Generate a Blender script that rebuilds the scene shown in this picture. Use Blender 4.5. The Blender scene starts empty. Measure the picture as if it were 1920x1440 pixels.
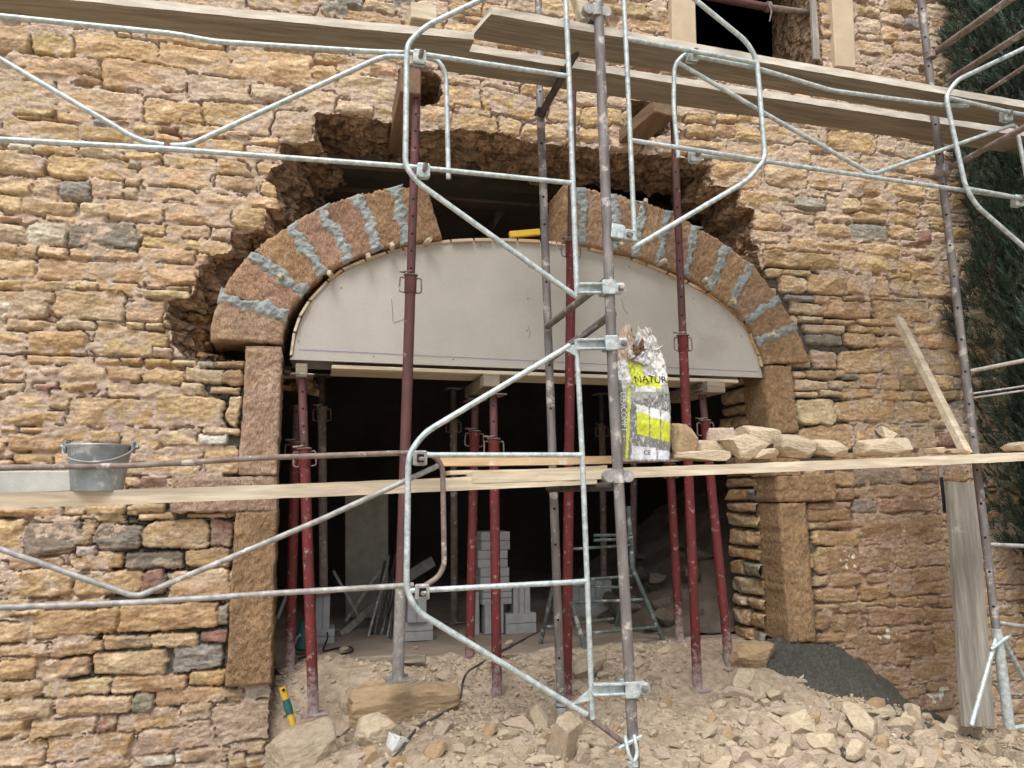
import bpy, math, random
import numpy as np
from mathutils import Matrix, Vector

# ------------------------------------------------------------------ camera, world, sun
SC = bpy.context.scene
F0, CX, CY = 1441., 960., 720.
def _n(v):
    v = np.array(v, float); return v/np.linalg.norm(v)
_Z = _n([-70., 10220., 1441.])
_X = np.array([5640., 0., 1441.]); _X[1] = -(_Z[0]*_X[0]+_Z[2]*_X[2])/_Z[1]; _X = _n(_X)
_t = lambda v: np.array([v[0], v[1], -v[2]])
Xv, Zv = _t(_X), _t(_Z); Yv = np.cross(Zv, Xv)
RM = np.array([Xv, Yv, Zv])                   # camera axes -> world
CAM = np.array([0., -4.5, 1.6])
cd = bpy.data.cameras.new('camera'); cam = bpy.data.objects.new('camera', cd)
SC.collection.objects.link(cam); SC.camera = cam
cd.sensor_width = 36; cd.lens = F0/1920*36; cd.clip_end = 500; cd.clip_start = 0.05
m4 = Matrix([[*RM[0], CAM[0]], [*RM[1], CAM[1]], [*RM[2], CAM[2]], [0, 0, 0, 1]])
cam.matrix_world = m4
SC.render.resolution_x, SC.render.resolution_y = 1024, 768

SUN_EL, SUN_AZ = math.radians(58), math.radians(205)
w = bpy.data.worlds.new('World'); SC.world = w; w.use_nodes = True
nt = w.node_tree; nt.nodes.clear()
sky = nt.nodes.new('ShaderNodeTexSky'); sky.sky_type = 'NISHITA'; sky.sun_disc = False
sky.sun_elevation = SUN_EL; sky.sun_rotation = SUN_AZ; sky.dust_density = 5; sky.air_density = 1.0
hs = nt.nodes.new('ShaderNodeHueSaturation'); hs.inputs['Saturation'].default_value = 0.36
bg = nt.nodes.new('ShaderNodeBackground'); bg.inputs[1].default_value = 0.13
ow = nt.nodes.new('ShaderNodeOutputWorld')
nt.links.new(sky.outputs[0], hs.inputs['Color']); nt.links.new(hs.outputs[0], bg.inputs[0]); nt.links.new(bg.outputs[0], ow.inputs[0])
sl = bpy.data.lights.new('sun', 'SUN'); sl.energy = 1.3; sl.angle = math.radians(25); sl.color = (1, .97, .93)
so = bpy.data.objects.new('sun', sl); SC.collection.objects.link(so)
# sun direction: azimuth measured clockwise from +Y
sd = Vector((math.sin(SUN_AZ)*math.cos(SUN_EL), math.cos(SUN_AZ)*math.cos(SUN_EL), math.sin(SUN_EL)))
so.rotation_euler = sd.to_track_quat('Z', 'Y').to_euler()
SC.view_settings.view_transform = 'Standard'; SC.view_settings.look = 'None'
SC.view_settings.exposure = 0.68; SC.view_settings.gamma = 1.0
SC.render.engine = 'CYCLES'

# ------------------------------------------------------------------ helpers
def ray(px, py): return RM @ np.array([(px-CX)/F0, -(py-CY)/F0, -1.])
def P(px, py, Y=0.):
    r = ray(px, py); return CAM + r*((Y-CAM[1])/r[1])
def PZ(px, py, Z):
    r = ray(px, py); return CAM + r*((Z-CAM[2])/r[2])
def PX(px, py, X):
    r = ray(px, py); return CAM + r*((X-CAM[0])/r[0])
def depth(p): return -(RM.T @ (np.array(p)-CAM))[2]
def proj(p):
    c = RM.T @ (np.array(p)-CAM); return CX+F0*c[0]/-c[2], CY-F0*c[1]/-c[2]
RNG = np.random.default_rng(7); random.seed(7)
_T = [np.random.default_rng(s).random((256, 256)) for s in range(8)]
def vn(x, y, s=0):
    T = _T[s % 8]; x = np.asarray(x)+s*17.3; y = np.asarray(y)+s*5.7
    xi = np.floor(x).astype(int); yi = np.floor(y).astype(int); fx = x-xi; fy = y-yi
    fx = fx*fx*(3-2*fx); fy = fy*fy*(3-2*fy)
    a = T[xi & 255, yi & 255]; b = T[(xi+1) & 255, yi & 255]; c = T[xi & 255, (yi+1) & 255]; d = T[(xi+1) & 255, (yi+1) & 255]
    return (a*(1-fx)+b*fx)*(1-fy)+(c*(1-fx)+d*fx)*fy*1.0-0.0
def fbm(x, y, s=0, o=4):
    r = 0; a = .5; t = 0
    for i in range(o):
        r = r+a*vn(x*2**i, y*2**i, s+i); t += a; a *= .5
    return r/t
def sst(a, b, x):
    t = np.clip((x-a)/(b-a), 0, 1); return t*t*(3-2*t)
def inpoly(x, y, poly):
    r = np.zeros(np.shape(x), bool); n = len(poly); j = n-1
    for i in range(n):
        xi, yi = poly[i]; xj, yj = poly[j]
        if yi != yj:
            c = ((yi > y) != (yj > y)) & (x < (xj-xi)*(y-yi)/(yj-yi)+xi); r ^= c
        j = i
    return r

LOC = {}
def tag(o, label=None, cat=None, group=None, kind=None):
    if label: o['label'] = label
    if cat: o['category'] = cat
    if group: o['group'] = group
    if kind: o['kind'] = kind
    return o
def thing(name, label, cat, loc=(0, 0, 0), group=None):
    o = bpy.data.objects.new(name, None); SC.collection.objects.link(o); o.location = tuple(loc)
    o.empty_display_size = .05
    LOC[o] = np.array(loc, float); return tag(o, label, cat, group)
def link(name, me, parent=None, loc=None):
    o = bpy.data.objects.new(name, me); SC.collection.objects.link(o)
    if parent is not None:
        o.parent = parent; LOC[o] = LOC[parent]
    else:
        LOC[o] = np.zeros(3) if loc is None else np.array(loc, float); o.location = tuple(LOC[o])
    return o
class MB:
    def __init__(s): s.v = []; s.f = []; s.m = []; s.s = []; s.n = 0
    def add(s, v, f, m=0, sm=True):
        s.v.append(np.asarray(v, float).reshape(-1, 3)); b = s.n
        for q in f: s.f.append([i+b for i in q]); s.m.append(m); s.s.append(sm)
        s.n += len(s.v[-1]); return s
    def tube(s, pts, r, m=0, seg=12, cap=True, hollow=False):
        pts = [np.array(p, float) for p in pts]; n = len(pts)
        rr = r if hasattr(r, '__len__') else [r]*n
        T = []
        for i in range(n):
            a = pts[min(i+1, n-1)]-pts[max(i-1, 0)]; T.append(a/(np.linalg.norm(a)+1e-12))
        u = np.cross(T[0], [0, 0, 1.]);
        if np.linalg.norm(u) < .1: u = np.cross(T[0], [0, 1., 0])
        u /= np.linalg.norm(u); V = []; an = np.linspace(0, 2*math.pi, seg, endpoint=False)
        for i in range(n):
            u = u-T[i]*np.dot(u, T[i]); u /= np.linalg.norm(u); w_ = np.cross(T[i], u)
            for a in an: V.append(pts[i]+rr[i]*(math.cos(a)*u+math.sin(a)*w_))
        Fc = [(i*seg+j, i*seg+(j+1) % seg, (i+1)*seg+(j+1) % seg, (i+1)*seg+j) for i in range(n-1) for j in range(seg)]
        s.add(V, Fc, m, True)
        if cap:
            s.add(V[:seg], [list(range(seg))[::-1]], m, False); s.add(V[-seg:], [list(range(seg))], m, False)
        return s
    def bar(s, pts, w_, h, m=0, bev=.0):          # 4-point / hexahedron from two end frames
        pass
    def hexa(s, c, m=0, bev=.003):
        """c: 8 corners: bottom ring 0-3 (ccw), top ring 4-7"""
        c = np.array(c, float)
        if bev <= 0:
            s.add(c, [(3, 2, 1, 0), (4, 5, 6, 7), (0, 1, 5, 4), (1, 2, 6, 5), (2, 3, 7, 6), (3, 0, 4, 7)], m, False); return s
        nb = {0: (1, 3, 4), 1: (0, 2, 5), 2: (1, 3, 6), 3: (2, 0, 7), 4: (5, 7, 0), 5: (4, 6, 1), 6: (5, 7, 2), 7: (6, 4, 3)}
        idx = {}; V = []
        for i in range(8):
            a, b, d = nb[i]
            def mv(x, y):
                p = c[i].copy()
                for q in (x, y):
                    e = c[q]-c[i]; p += e/(np.linalg.norm(e)+1e-9)*min(bev, np.linalg.norm(e)*.3)
                return p
            # vertex lying on the face containing the two neighbours
            for k, (x, y) in enumerate(((a, b), (a, d), (b, d))):
                idx[(i, frozenset((x, y)))] = len(V); V.append(mv(x, y))
        def fv(i, x, y): return idx[(i, frozenset((x, y)))]
        fs = [(3, 2, 1, 0), (4, 5, 6, 7), (0, 1, 5, 4), (1, 2, 6, 5), (2, 3, 7, 6), (3, 0, 4, 7)]
        FF = []
        for q in fs:
            FF.append([fv(q[k], q[k-1], q[(k+1) % 4]) for k in range(4)])
        ed = {}
        for q in fs:
            for k in range(4):
                a, b = q[k], q[(k+1) % 4]
                va = fv(a, q[k-1], b); vb = fv(b, a, q[(k+2) % 4]); ed.setdefault(frozenset((a, b)), []).append((a, b, va, vb))
        for e, l in ed.items():
            (a, b, va, vb), (a2, b2, va2, vb2) = l
            FF.append([vb, va, vb2, va2])
        for i in range(8):
            a, b, d = nb[i]; tri = [fv(i, a, b), fv(i, a, d), fv(i, b, d)]
            nn = np.cross(V[tri[1]]-V[tri[0]], V[tri[2]]-V[tri[0]])
            if np.dot(nn, c[i]-c.mean(0)) < 0: tri = tri[::-1]
            FF.append(tri)
        s.add(V, FF, m, False); return s
    def box(s, c, size, R=None, m=0, bev=.003):
        x, y, z = np.array(size)/2.
        k = np.array([(-x, -y, -z), (x, -y, -z), (x, y, -z), (-x, y, -z), (-x, -y, z), (x, -y, z), (x, y, z), (-x, y, z)])
        if R is not None: k = k @ np.array(R).T
        return s.hexa(k+np.array(c), m, bev)
    def build(s, name, mats, parent=None, loc=None):
        me = bpy.data.meshes.new(name)
        V = np.vstack(s.v)
        off = LOC[parent] if parent is not None else (np.zeros(3) if loc is None else np.array(loc, float))
        me.from_pydata((V-off).tolist(), [], s.f)
        for m in (mats if isinstance(mats, (list, tuple)) else [mats]): me.materials.append(m)
        me.polygons.foreach_set('material_index', s.m); me.polygons.foreach_set('use_smooth', s.s); me.update()
        return link(name, me, parent, loc)
def rotm(rx=0, ry=0, rz=0):
    return np.array((Matrix.Rotation(rz, 3, 'Z') @ Matrix.Rotation(ry, 3, 'Y') @ Matrix.Rotation(rx, 3, 'X')))
def frame(a, b, up=(0, 0, 1)):
    """rotation whose X axis runs a->b"""
    x = _n(np.array(b)-np.array(a)); z = np.array(up, float); z = z-x*np.dot(x, z); z = _n(z); y = np.cross(z, x)
    return np.array([x, y, z]).T
def fillet(pts, r=.05, n=5):
    pts = [np.array(p, float) for p in pts]; out = [pts[0]]
    for i in range(1, len(pts)-1):
        a, b, c = pts[i-1], pts[i], pts[i+1]
        la, lc = np.linalg.norm(a-b), np.linalg.norm(c-b); q = min(r, la*.45, lc*.45)
        p0 = b+(a-b)/la*q; p1 = b+(c-b)/lc*q
        for k in range(n+1):
            t = k/n; out.append((1-t)**2*p0+2*t*(1-t)*b+t*t*p1)
    out.append(pts[-1]); return out
def fastmesh(name, V, Q, mats, cols=None, smooth=True, matidx=None):
    me = bpy.data.meshes.new(name); V = np.asarray(V, np.float32); Q = np.asarray(Q, np.int32); k = Q.shape[1]
    me.vertices.add(len(V)); me.vertices.foreach_set('co', V.ravel())
    me.loops.add(Q.size); me.loops.foreach_set('vertex_index', Q.ravel())
    me.polygons.add(len(Q)); me.polygons.foreach_set('loop_start', np.arange(0, Q.size, k, dtype=np.int32))
    me.polygons.foreach_set('loop_total', np.full(len(Q), k, np.int32))
    if matidx is not None: me.polygons.foreach_set('material_index', np.asarray(matidx, np.int32))
    me.polygons.foreach_set('use_smooth', np.full(len(Q), smooth, bool))
    for m in (mats if isinstance(mats, (list, tuple)) else [mats]): me.materials.append(m)
    if cols is not None:
        at = me.color_attributes.new('Col', 'FLOAT_COLOR', 'POINT')
        c4 = np.ones((len(V), 4), np.float32); c4[:, :3] = cols; at.data.foreach_set('color', c4.ravel())
    me.update(calc_edges=True); me.validate(); return me

# ------------------------------------------------------------------ materials
MATS = {}
def mat(name, c1, c2=None, scale=8., rough=.85, metal=0., bump=.3, bscale=60., stretch=(1, 1, 1), c3=None, t3=.62, s3=5., attr=False, spec=.3, bdist=.01, detail=6, extra=(), zmix=None, streak=None):
    m = bpy.data.materials.new(name); m.use_nodes = True; N = m.node_tree.nodes; L = m.node_tree.links; b = N['Principled BSDF']
    b.inputs['Roughness'].default_value = rough; b.inputs['Metallic'].default_value = metal; b.inputs['Specular IOR Level'].default_value = spec
    tc = N.new('ShaderNodeTexCoord'); mp = N.new('ShaderNodeMapping'); mp.inputs['Scale'].default_value = stretch
    L.new(tc.outputs['Object'], mp.inputs[0])
    n1 = N.new('ShaderNodeTexNoise'); n1.inputs['Scale'].default_value = scale; n1.inputs['Detail'].default_value = detail; n1.inputs['Roughness'].default_value = .65
    L.new(mp.outputs[0], n1.inputs['Vector'])
    rp = N.new('ShaderNodeValToRGB'); rp.color_ramp.elements[0].position = .35; rp.color_ramp.elements[1].position = .65
    c2 = c2 or tuple(x*.7 for x in c1)
    if attr:
        a = N.new('ShaderNodeAttribute'); a.attribute_name = 'Col'
        rp.color_ramp.elements[0].color = (.78, .76, .74, 1); rp.color_ramp.elements[1].color = (1.2, 1.18, 1.15, 1)
        mx = N.new('ShaderNodeMixRGB'); mx.blend_type = 'MULTIPLY'; mx.inputs[0].default_value = 1
        L.new(n1.outputs[0], rp.inputs[0]); L.new(rp.outputs[0], mx.inputs[2]); L.new(a.outputs['Color'], mx.inputs[1]); col = mx.outputs[0]
    else:
        rp.color_ramp.elements[0].color = (*c2, 1); rp.color_ramp.elements[1].color = (*c1, 1)
        L.new(n1.outputs[0], rp.inputs[0]); col = rp.outputs[0]
    if c3:
        n3 = N.new('ShaderNodeTexNoise'); n3.inputs['Scale'].default_value = s3; n3.inputs['Detail'].default_value = 8; n3.inputs['Roughness'].default_value = .7
        L.new(tc.outputs['Object'], n3.inputs['Vector'])
        r3 = N.new('ShaderNodeValToRGB'); r3.color_ramp.elements[0].position = t3; r3.color_ramp.elements[1].position = t3+.06
        mx3 = N.new('ShaderNodeMixRGB'); L.new(n3.outputs[0], r3.inputs[0]); L.new(r3.outputs[0], mx3.inputs[0])
        L.new(col, mx3.inputs[1]); mx3.inputs[2].default_value = (*c3, 1); col = mx3.outputs[0]
    if streak:
        ssc, sst_, sro, slo, shi = streak; mq = N.new('ShaderNodeMapping'); mq.inputs['Scale'].default_value = sst_; mq.inputs['Rotation'].default_value = sro; L.new(tc.outputs['Object'], mq.inputs[0])
        ns = N.new('ShaderNodeTexNoise'); ns.inputs['Scale'].default_value = ssc; ns.inputs['Detail'].default_value = 5; ns.inputs['Roughness'].default_value = .6; ns.inputs['Distortion'].default_value = .6; L.new(mq.outputs[0], ns.inputs['Vector'])
        rs = N.new('ShaderNodeValToRGB'); rs.color_ramp.elements[0].position = .36; rs.color_ramp.elements[1].position = .66; rs.color_ramp.elements[0].color = (slo, slo, slo, 1); rs.color_ramp.elements[1].color = (shi, shi, shi*.98, 1); L.new(ns.outputs[0], rs.inputs[0])
        ms_ = N.new('ShaderNodeMixRGB'); ms_.blend_type = 'MULTIPLY'; ms_.inputs[0].default_value = 1; L.new(col, ms_.inputs[1]); L.new(rs.outputs[0], ms_.inputs[2]); col = ms_.outputs[0]
    L.new(col, b.inputs['Base Color'])
    if bump:
        n2 = N.new('ShaderNodeTexNoise'); n2.inputs['Scale'].default_value = bscale; n2.inputs['Detail'].default_value = 8; n2.inputs['Roughness'].default_value = .7
        L.new(mp.outputs[0], n2.inputs['Vector'])
        bp = N.new('ShaderNodeBump'); bp.inputs['Strength'].default_value = bump; bp.inputs['Distance'].default_value = bdist
        L.new(n2.outputs[0], bp.inputs['Height']); L.new(bp.outputs[0], b.inputs['Normal'])
    prev = bp if bump else None
    for (ty, sc_, st, di, sx, ro) in extra:
        mq = N.new('ShaderNodeMapping'); mq.inputs['Scale'].default_value = sx; mq.inputs['Rotation'].default_value = ro; L.new(tc.outputs['Object'], mq.inputs[0])
        if ty == 'V':
            t_ = N.new('ShaderNodeTexVoronoi'); t_.feature = 'F1'; t_.inputs['Scale'].default_value = sc_; t_.inputs['Randomness'].default_value = 1
            wn = N.new('ShaderNodeTexNoise'); wn.inputs['Scale'].default_value = sc_*.8; wn.inputs['Detail'].default_value = 3
            ad = N.new('ShaderNodeMixRGB'); ad.inputs[0].default_value = .06; L.new(mq.outputs[0], wn.inputs['Vector']); L.new(mq.outputs[0], ad.inputs[1]); L.new(wn.outputs['Color'], ad.inputs[2]); L.new(ad.outputs[0], t_.inputs['Vector']); h_ = t_.outputs['Distance']
        else:
            t_ = N.new('ShaderNodeTexNoise'); t_.noise_type = 'RIDGED_MULTIFRACTAL' if ty == 'R' else 'FBM'; t_.inputs['Scale'].default_value = sc_; t_.inputs['Detail'].default_value = 6; t_.inputs['Distortion'].default_value = .4
            L.new(mq.outputs[0], t_.inputs['Vector']); h_ = t_.outputs[0]
        b2 = N.new('ShaderNodeBump'); b2.inputs['Strength'].default_value = st; b2.inputs['Distance'].default_value = di; L.new(h_, b2.inputs['Height'])
        if prev is not None: L.new(prev.outputs[0], b2.inputs['Normal'])
        L.new(b2.outputs[0], b.inputs['Normal']); prev = b2
    if zmix:                                   # cement crust near the foot (object z = height above the foot)
        z0, z1, cc = zmix; sp = N.new('ShaderNodeSeparateXYZ'); L.new(tc.outputs['Object'], sp.inputs[0])
        nz = N.new('ShaderNodeTexNoise'); nz.inputs['Scale'].default_value = 26; nz.inputs['Detail'].default_value = 8; nz.inputs['Roughness'].default_value = .75; L.new(tc.outputs['Object'], nz.inputs['Vector'])
        mr = N.new('ShaderNodeMapRange'); mr.inputs[1].default_value = z0; mr.inputs[2].default_value = z1; mr.inputs[3].default_value = .42; mr.inputs[4].default_value = -.28; L.new(sp.outputs['Z'], mr.inputs[0])
        ad = N.new('ShaderNodeMath'); ad.operation = 'ADD'; L.new(mr.outputs[0], ad.inputs[0]); L.new(nz.outputs[0], ad.inputs[1])
        rr = N.new('ShaderNodeValToRGB'); rr.color_ramp.elements[0].position = .55; rr.color_ramp.elements[1].position = .75; L.new(ad.outputs[0], rr.inputs[0])
        mz = N.new('ShaderNodeMixRGB'); L.new(rr.outputs[0], mz.inputs[0]); L.new(col, mz.inputs[1]); mz.inputs[2].default_value = (*cc, 1); L.new(mz.outputs[0], b.inputs['Base Color'])
    MATS[name] = m; return m
M_RUB = mat('rubble_stone', streak=(16, (1, 1, 2.6), (0, .2, 0), .80, 1.18), c1=(1, 1, 1), scale=55, attr=True, bump=.7, bscale=110, bdist=.008, rough=.92, spec=.15, extra=(('R', 7, .6, .016, (1, 1, 2.4), (0, .15, 0)), ('V', 22, .35, .009, (1, 1, 2.2), (0, .3, 0))))
M_REV = mat('rubble_core', streak=(20, (1, 1, 1.6), (0, 0, 0), .7, 1.35), c1=(1, 1, 1), scale=25, attr=True, bump=.6, bscale=60, bdist=.012, rough=.95, spec=.1, extra=(('R', 7, .8, .03, (1, 1, 1), (0, 0, 0)), ('V', 17, 1.0, .035, (1, 1, 1.5), (0, 0, 0))))
M_DRE = mat('dressed_brown_stone', streak=(60, (2.2, 1, .8), (0, .75, 0), .84, 1.22), c1=(1, 1, 1), scale=35, attr=True, bump=.9, bscale=90, bdist=.007, rough=.9, spec=.15, extra=(('N', 42, 1.0, .014, (3.0, 1, .9), (0, .75, 0)), ('V', 75, .6, .007, (1.6, 1, .7), (0, .75, 0))))
M_LIME = mat('window_limestone', (.56, .46, .33), (.47, .38, .27), scale=6, bump=.35, bscale=120, bdist=.004, rough=.9)
M_MOR = mat('fresh_grey_mortar', (.315, .345, .335), (.20, .228, .225), scale=14, bump=.6, bscale=60, bdist=.008, rough=.6, extra=(('R', 14, .8, .012, (1, 1, 1), (0, 0, 0)),))
M_GAL = mat('galvanised_steel', (.58, .65, .65), (.29, .35, .36), scale=38, rough=.45, metal=.3, bump=.3, bscale=70, bdist=.004, c3=(.42, .38, .32), t3=.60, s3=11)
M_GALD = mat('dirty_galvanised_steel', (.40, .40, .39), (.22, .21, .2), scale=24, rough=.6, metal=.25, bump=.2, bscale=90, bdist=.003, c3=(.6, .58, .54), t3=.6, s3=12)
M_RUST = mat('rusty_tube', (.27, .225, .20), (.16, .115, .10), scale=18, rough=.75, metal=.2, bump=.3, bscale=70, bdist=.003, c3=(.46, .43, .40), t3=.57, s3=16)
M_STD = mat('weathered_standard_tube', (.24, .225, .215), (.13, .12, .12), scale=20, stretch=(1, 1, .25), rough=.6, metal=.25, bump=.2, bscale=60, bdist=.003, c3=(.46, .43, .40), t3=.55, s3=12)
M_DARK = mat('dark_steel', (.10, .09, .085), (.05, .045, .045), scale=20, rough=.6, metal=.3, c3=(.25, .22, .2), t3=.66, s3=20)
M_RED = mat('red_oxide_paint', (.165, .026, .026), (.10, .026, .026), scale=16, stretch=(1, 1, .3), rough=.6, bump=.15, bscale=60, bdist=.002, c3=(.30, .20, .18), t3=.575, s3=26, zmix=(-.15, .55, (.33, .29, .28)))
M_PUR = mat('worn_purple_paint', (.15, .06, .062), (.08, .045, .045), scale=12, stretch=(1, 1, .3), rough=.6, bump=.15, bscale=60, bdist=.002, c3=(.34, .27, .25), t3=.62, s3=16)
M_CEM = mat('cement_coated_steel', (.40, .36, .35), (.22, .13, .13), scale=14, rough=.9, bump=.5, bscale=50, bdist=.004)
M_HOLE = mat('pin_hole_black', (.008, .008, .008), (.005, .005, .005), bump=0)
M_WOOD = mat('new_sawn_wood', (.64, .47, .28), (.46, .31, .17), scale=5, stretch=(.25, 3, 3), rough=.8, bump=.25, bscale=30, bdist=.003, c3=(.7, .62, .48), t3=.55, s3=3)
M_WOODP = mat('pale_dusty_plank', (.66, .585, .46), (.50, .41, .29), streak=(9, (.3, 6, 6), (0, 0, 0), .78, 1.1), scale=5, stretch=(.3, 3, 3), rough=.85, bump=.3, bscale=30, bdist=.004, c3=(.50, .35, .2), t3=.63, s3=2.5)
M_WOODO = mat('weathered_shaded_plank', (.30, .262, .205), (.22, .19, .145), streak=(9, (.25, 6, 6), (0, 0, 0), .74, 1.2), scale=5, stretch=(.3, 4, 4), rough=.85, bump=.35, bscale=25, bdist=.004, c3=(.27, .21, .15), t3=.6, s3=3)  # weathered wood, with the shade under the upper planks put into its colour
M_WOODE = mat('plank_lit_edge', (.66, .62, .54), (.46, .42, .35), scale=10, stretch=(.4, 2, 2), rough=.9, bump=.5, bscale=35, bdist=.005)  # light on the upper planks' front edges put into the colour
M_WOODG = mat('grey_old_board', streak=(8, (6, 6, .3), (0, 0, 0), .8, 1.15), c1=(.37, .345, .31), c2=(.25, .23, .20), scale=4, stretch=(5, 5, .3), rough=.9, bump=.4, bscale=22, bdist=.004, c3=(.45, .44, .42), t3=.58, s3=3)
M_TIMB = mat('brown_timber', (.22, .145, .09), (.13, .085, .055), scale=5, stretch=(4, .4, 4), rough=.85, bump=.4, bscale=25, bdist=.004)
M_PANEL = mat('grey_panel', streak=(170, (1, 1, 1), (0, 0, 0), .9, 1.09), c1=(.47, .455, .42), c2=(.42, .405, .37), scale=3, rough=.9, bump=.2, bscale=220, bdist=.002, c3=(.40, .38, .34), t3=.60, s3=1.3)
M_BLUE = mat('blue_chalk', (.16, .17, .45), (.25, .25, .45), bump=0)
M_BLOCK = mat('aerated_block', (.40, .41, .42), (.30, .31, .32), scale=10, rough=.95, bump=.3, bscale=60, bdist=.003)
M_DIRT = mat('dusty_ground', (1, 1, 1), scale=25, attr=True, bump=.9, bscale=45, bdist=.02, rough=.97, spec=.1)
M_SAND = mat('dark_mortar_sand', (.13, .125, .108), (.06, .058, .05), scale=60, rough=.97, bump=1, bscale=70, bdist=.02, c3=(.3, .25, .2), t3=.66, s3=40)
M_FLOOR = mat('dusty_floor', (.33, .265, .21), (.25, .2, .16), scale=3, rough=.95, bump=.6, bscale=25, bdist=.012, c3=(.2, .15, .12), t3=.64, s3=9)
M_SHADERUB = mat('shaded_rubble', (.17, .14, .11), (.10, .082, .065), scale=6, bump=.6, bscale=25)  # dimness of the room put into a darker rubble colour
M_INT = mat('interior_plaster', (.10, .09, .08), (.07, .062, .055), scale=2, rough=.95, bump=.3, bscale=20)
M_TRES = mat('green_trestle_paint', (.13, .175, .165), (.07, .10, .095), scale=15, rough=.7, bump=.2, c3=(.42, .40, .36), t3=.55, s3=14)
M_BUCK = mat('bucket_zinc', (.34, .38, .40), (.20, .235, .25), scale=9, rough=.5, metal=.4, bump=.15, bscale=40, bdist=.003, c3=(.5, .52, .53), t3=.57, s3=11)
M_YEL = mat('yellow_plastic', (.65, .42, .04), (.55, .36, .04), rough=.5, bump=0)
M_GRN = mat('green_plastic', (.02, .12, .11), (.02, .09, .08), rough=.5, bump=0)
M_BLK = mat('black_rubber', (.025, .025, .027), (.02, .02, .02), rough=.6, bump=0)
M_CABLE = mat('dusty_cable', (.10, .09, .085), (.07, .065, .06), rough=.7, bump=0)
M_WHITE = mat('white_plastic', (.62, .62, .62), (.5, .5, .5), rough=.5, bump=.2)
M_BAG = mat('cement_bag_paper', (1, 1, 1), scale=18, attr=True, bump=.3, bscale=35, bdist=.006, rough=.6, spec=.4)
M_INK = mat('black_ink', (.03, .03, .03), (.02, .02, .02), bump=0)
M_INKW = mat('white_ink', (.7, .7, .7), (.6, .6, .6), bump=0)
M_DIM = mat('dark_old_beam', (.13, .105, .08), (.08, .065, .05), scale=6, bump=.4, bscale=25)
M_LEAF = mat('cypress_foliage', (1, 1, 1), scale=4, attr=True, bump=0, rough=.7, spec=.2)
M_BARK = mat('cypress_bark', (.10, .075, .055), (.06, .045, .035), scale=10, stretch=(1, 1, .3), bump=.5, bscale=20)
M_ROCKS = [mat('rubble_rock_%s' % n, c, c2, scale=9, bump=.6, bscale=60, bdist=.008, rough=.93, spec=.12, extra=(('R', 4, .3, .03, (1, 1, 1.6), (.4, .3, 0)),)) for n, c, c2 in (
    ('buff', (.50, .42, .315), (.38, .31, .225)), ('cream', (.59, .51, .385), (.46, .37, .255)), ('pink', (.50, .41, .325), (.40, .315, .24)), ('ochre', (.46, .34, .21), (.35, .25, .15)))]
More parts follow.
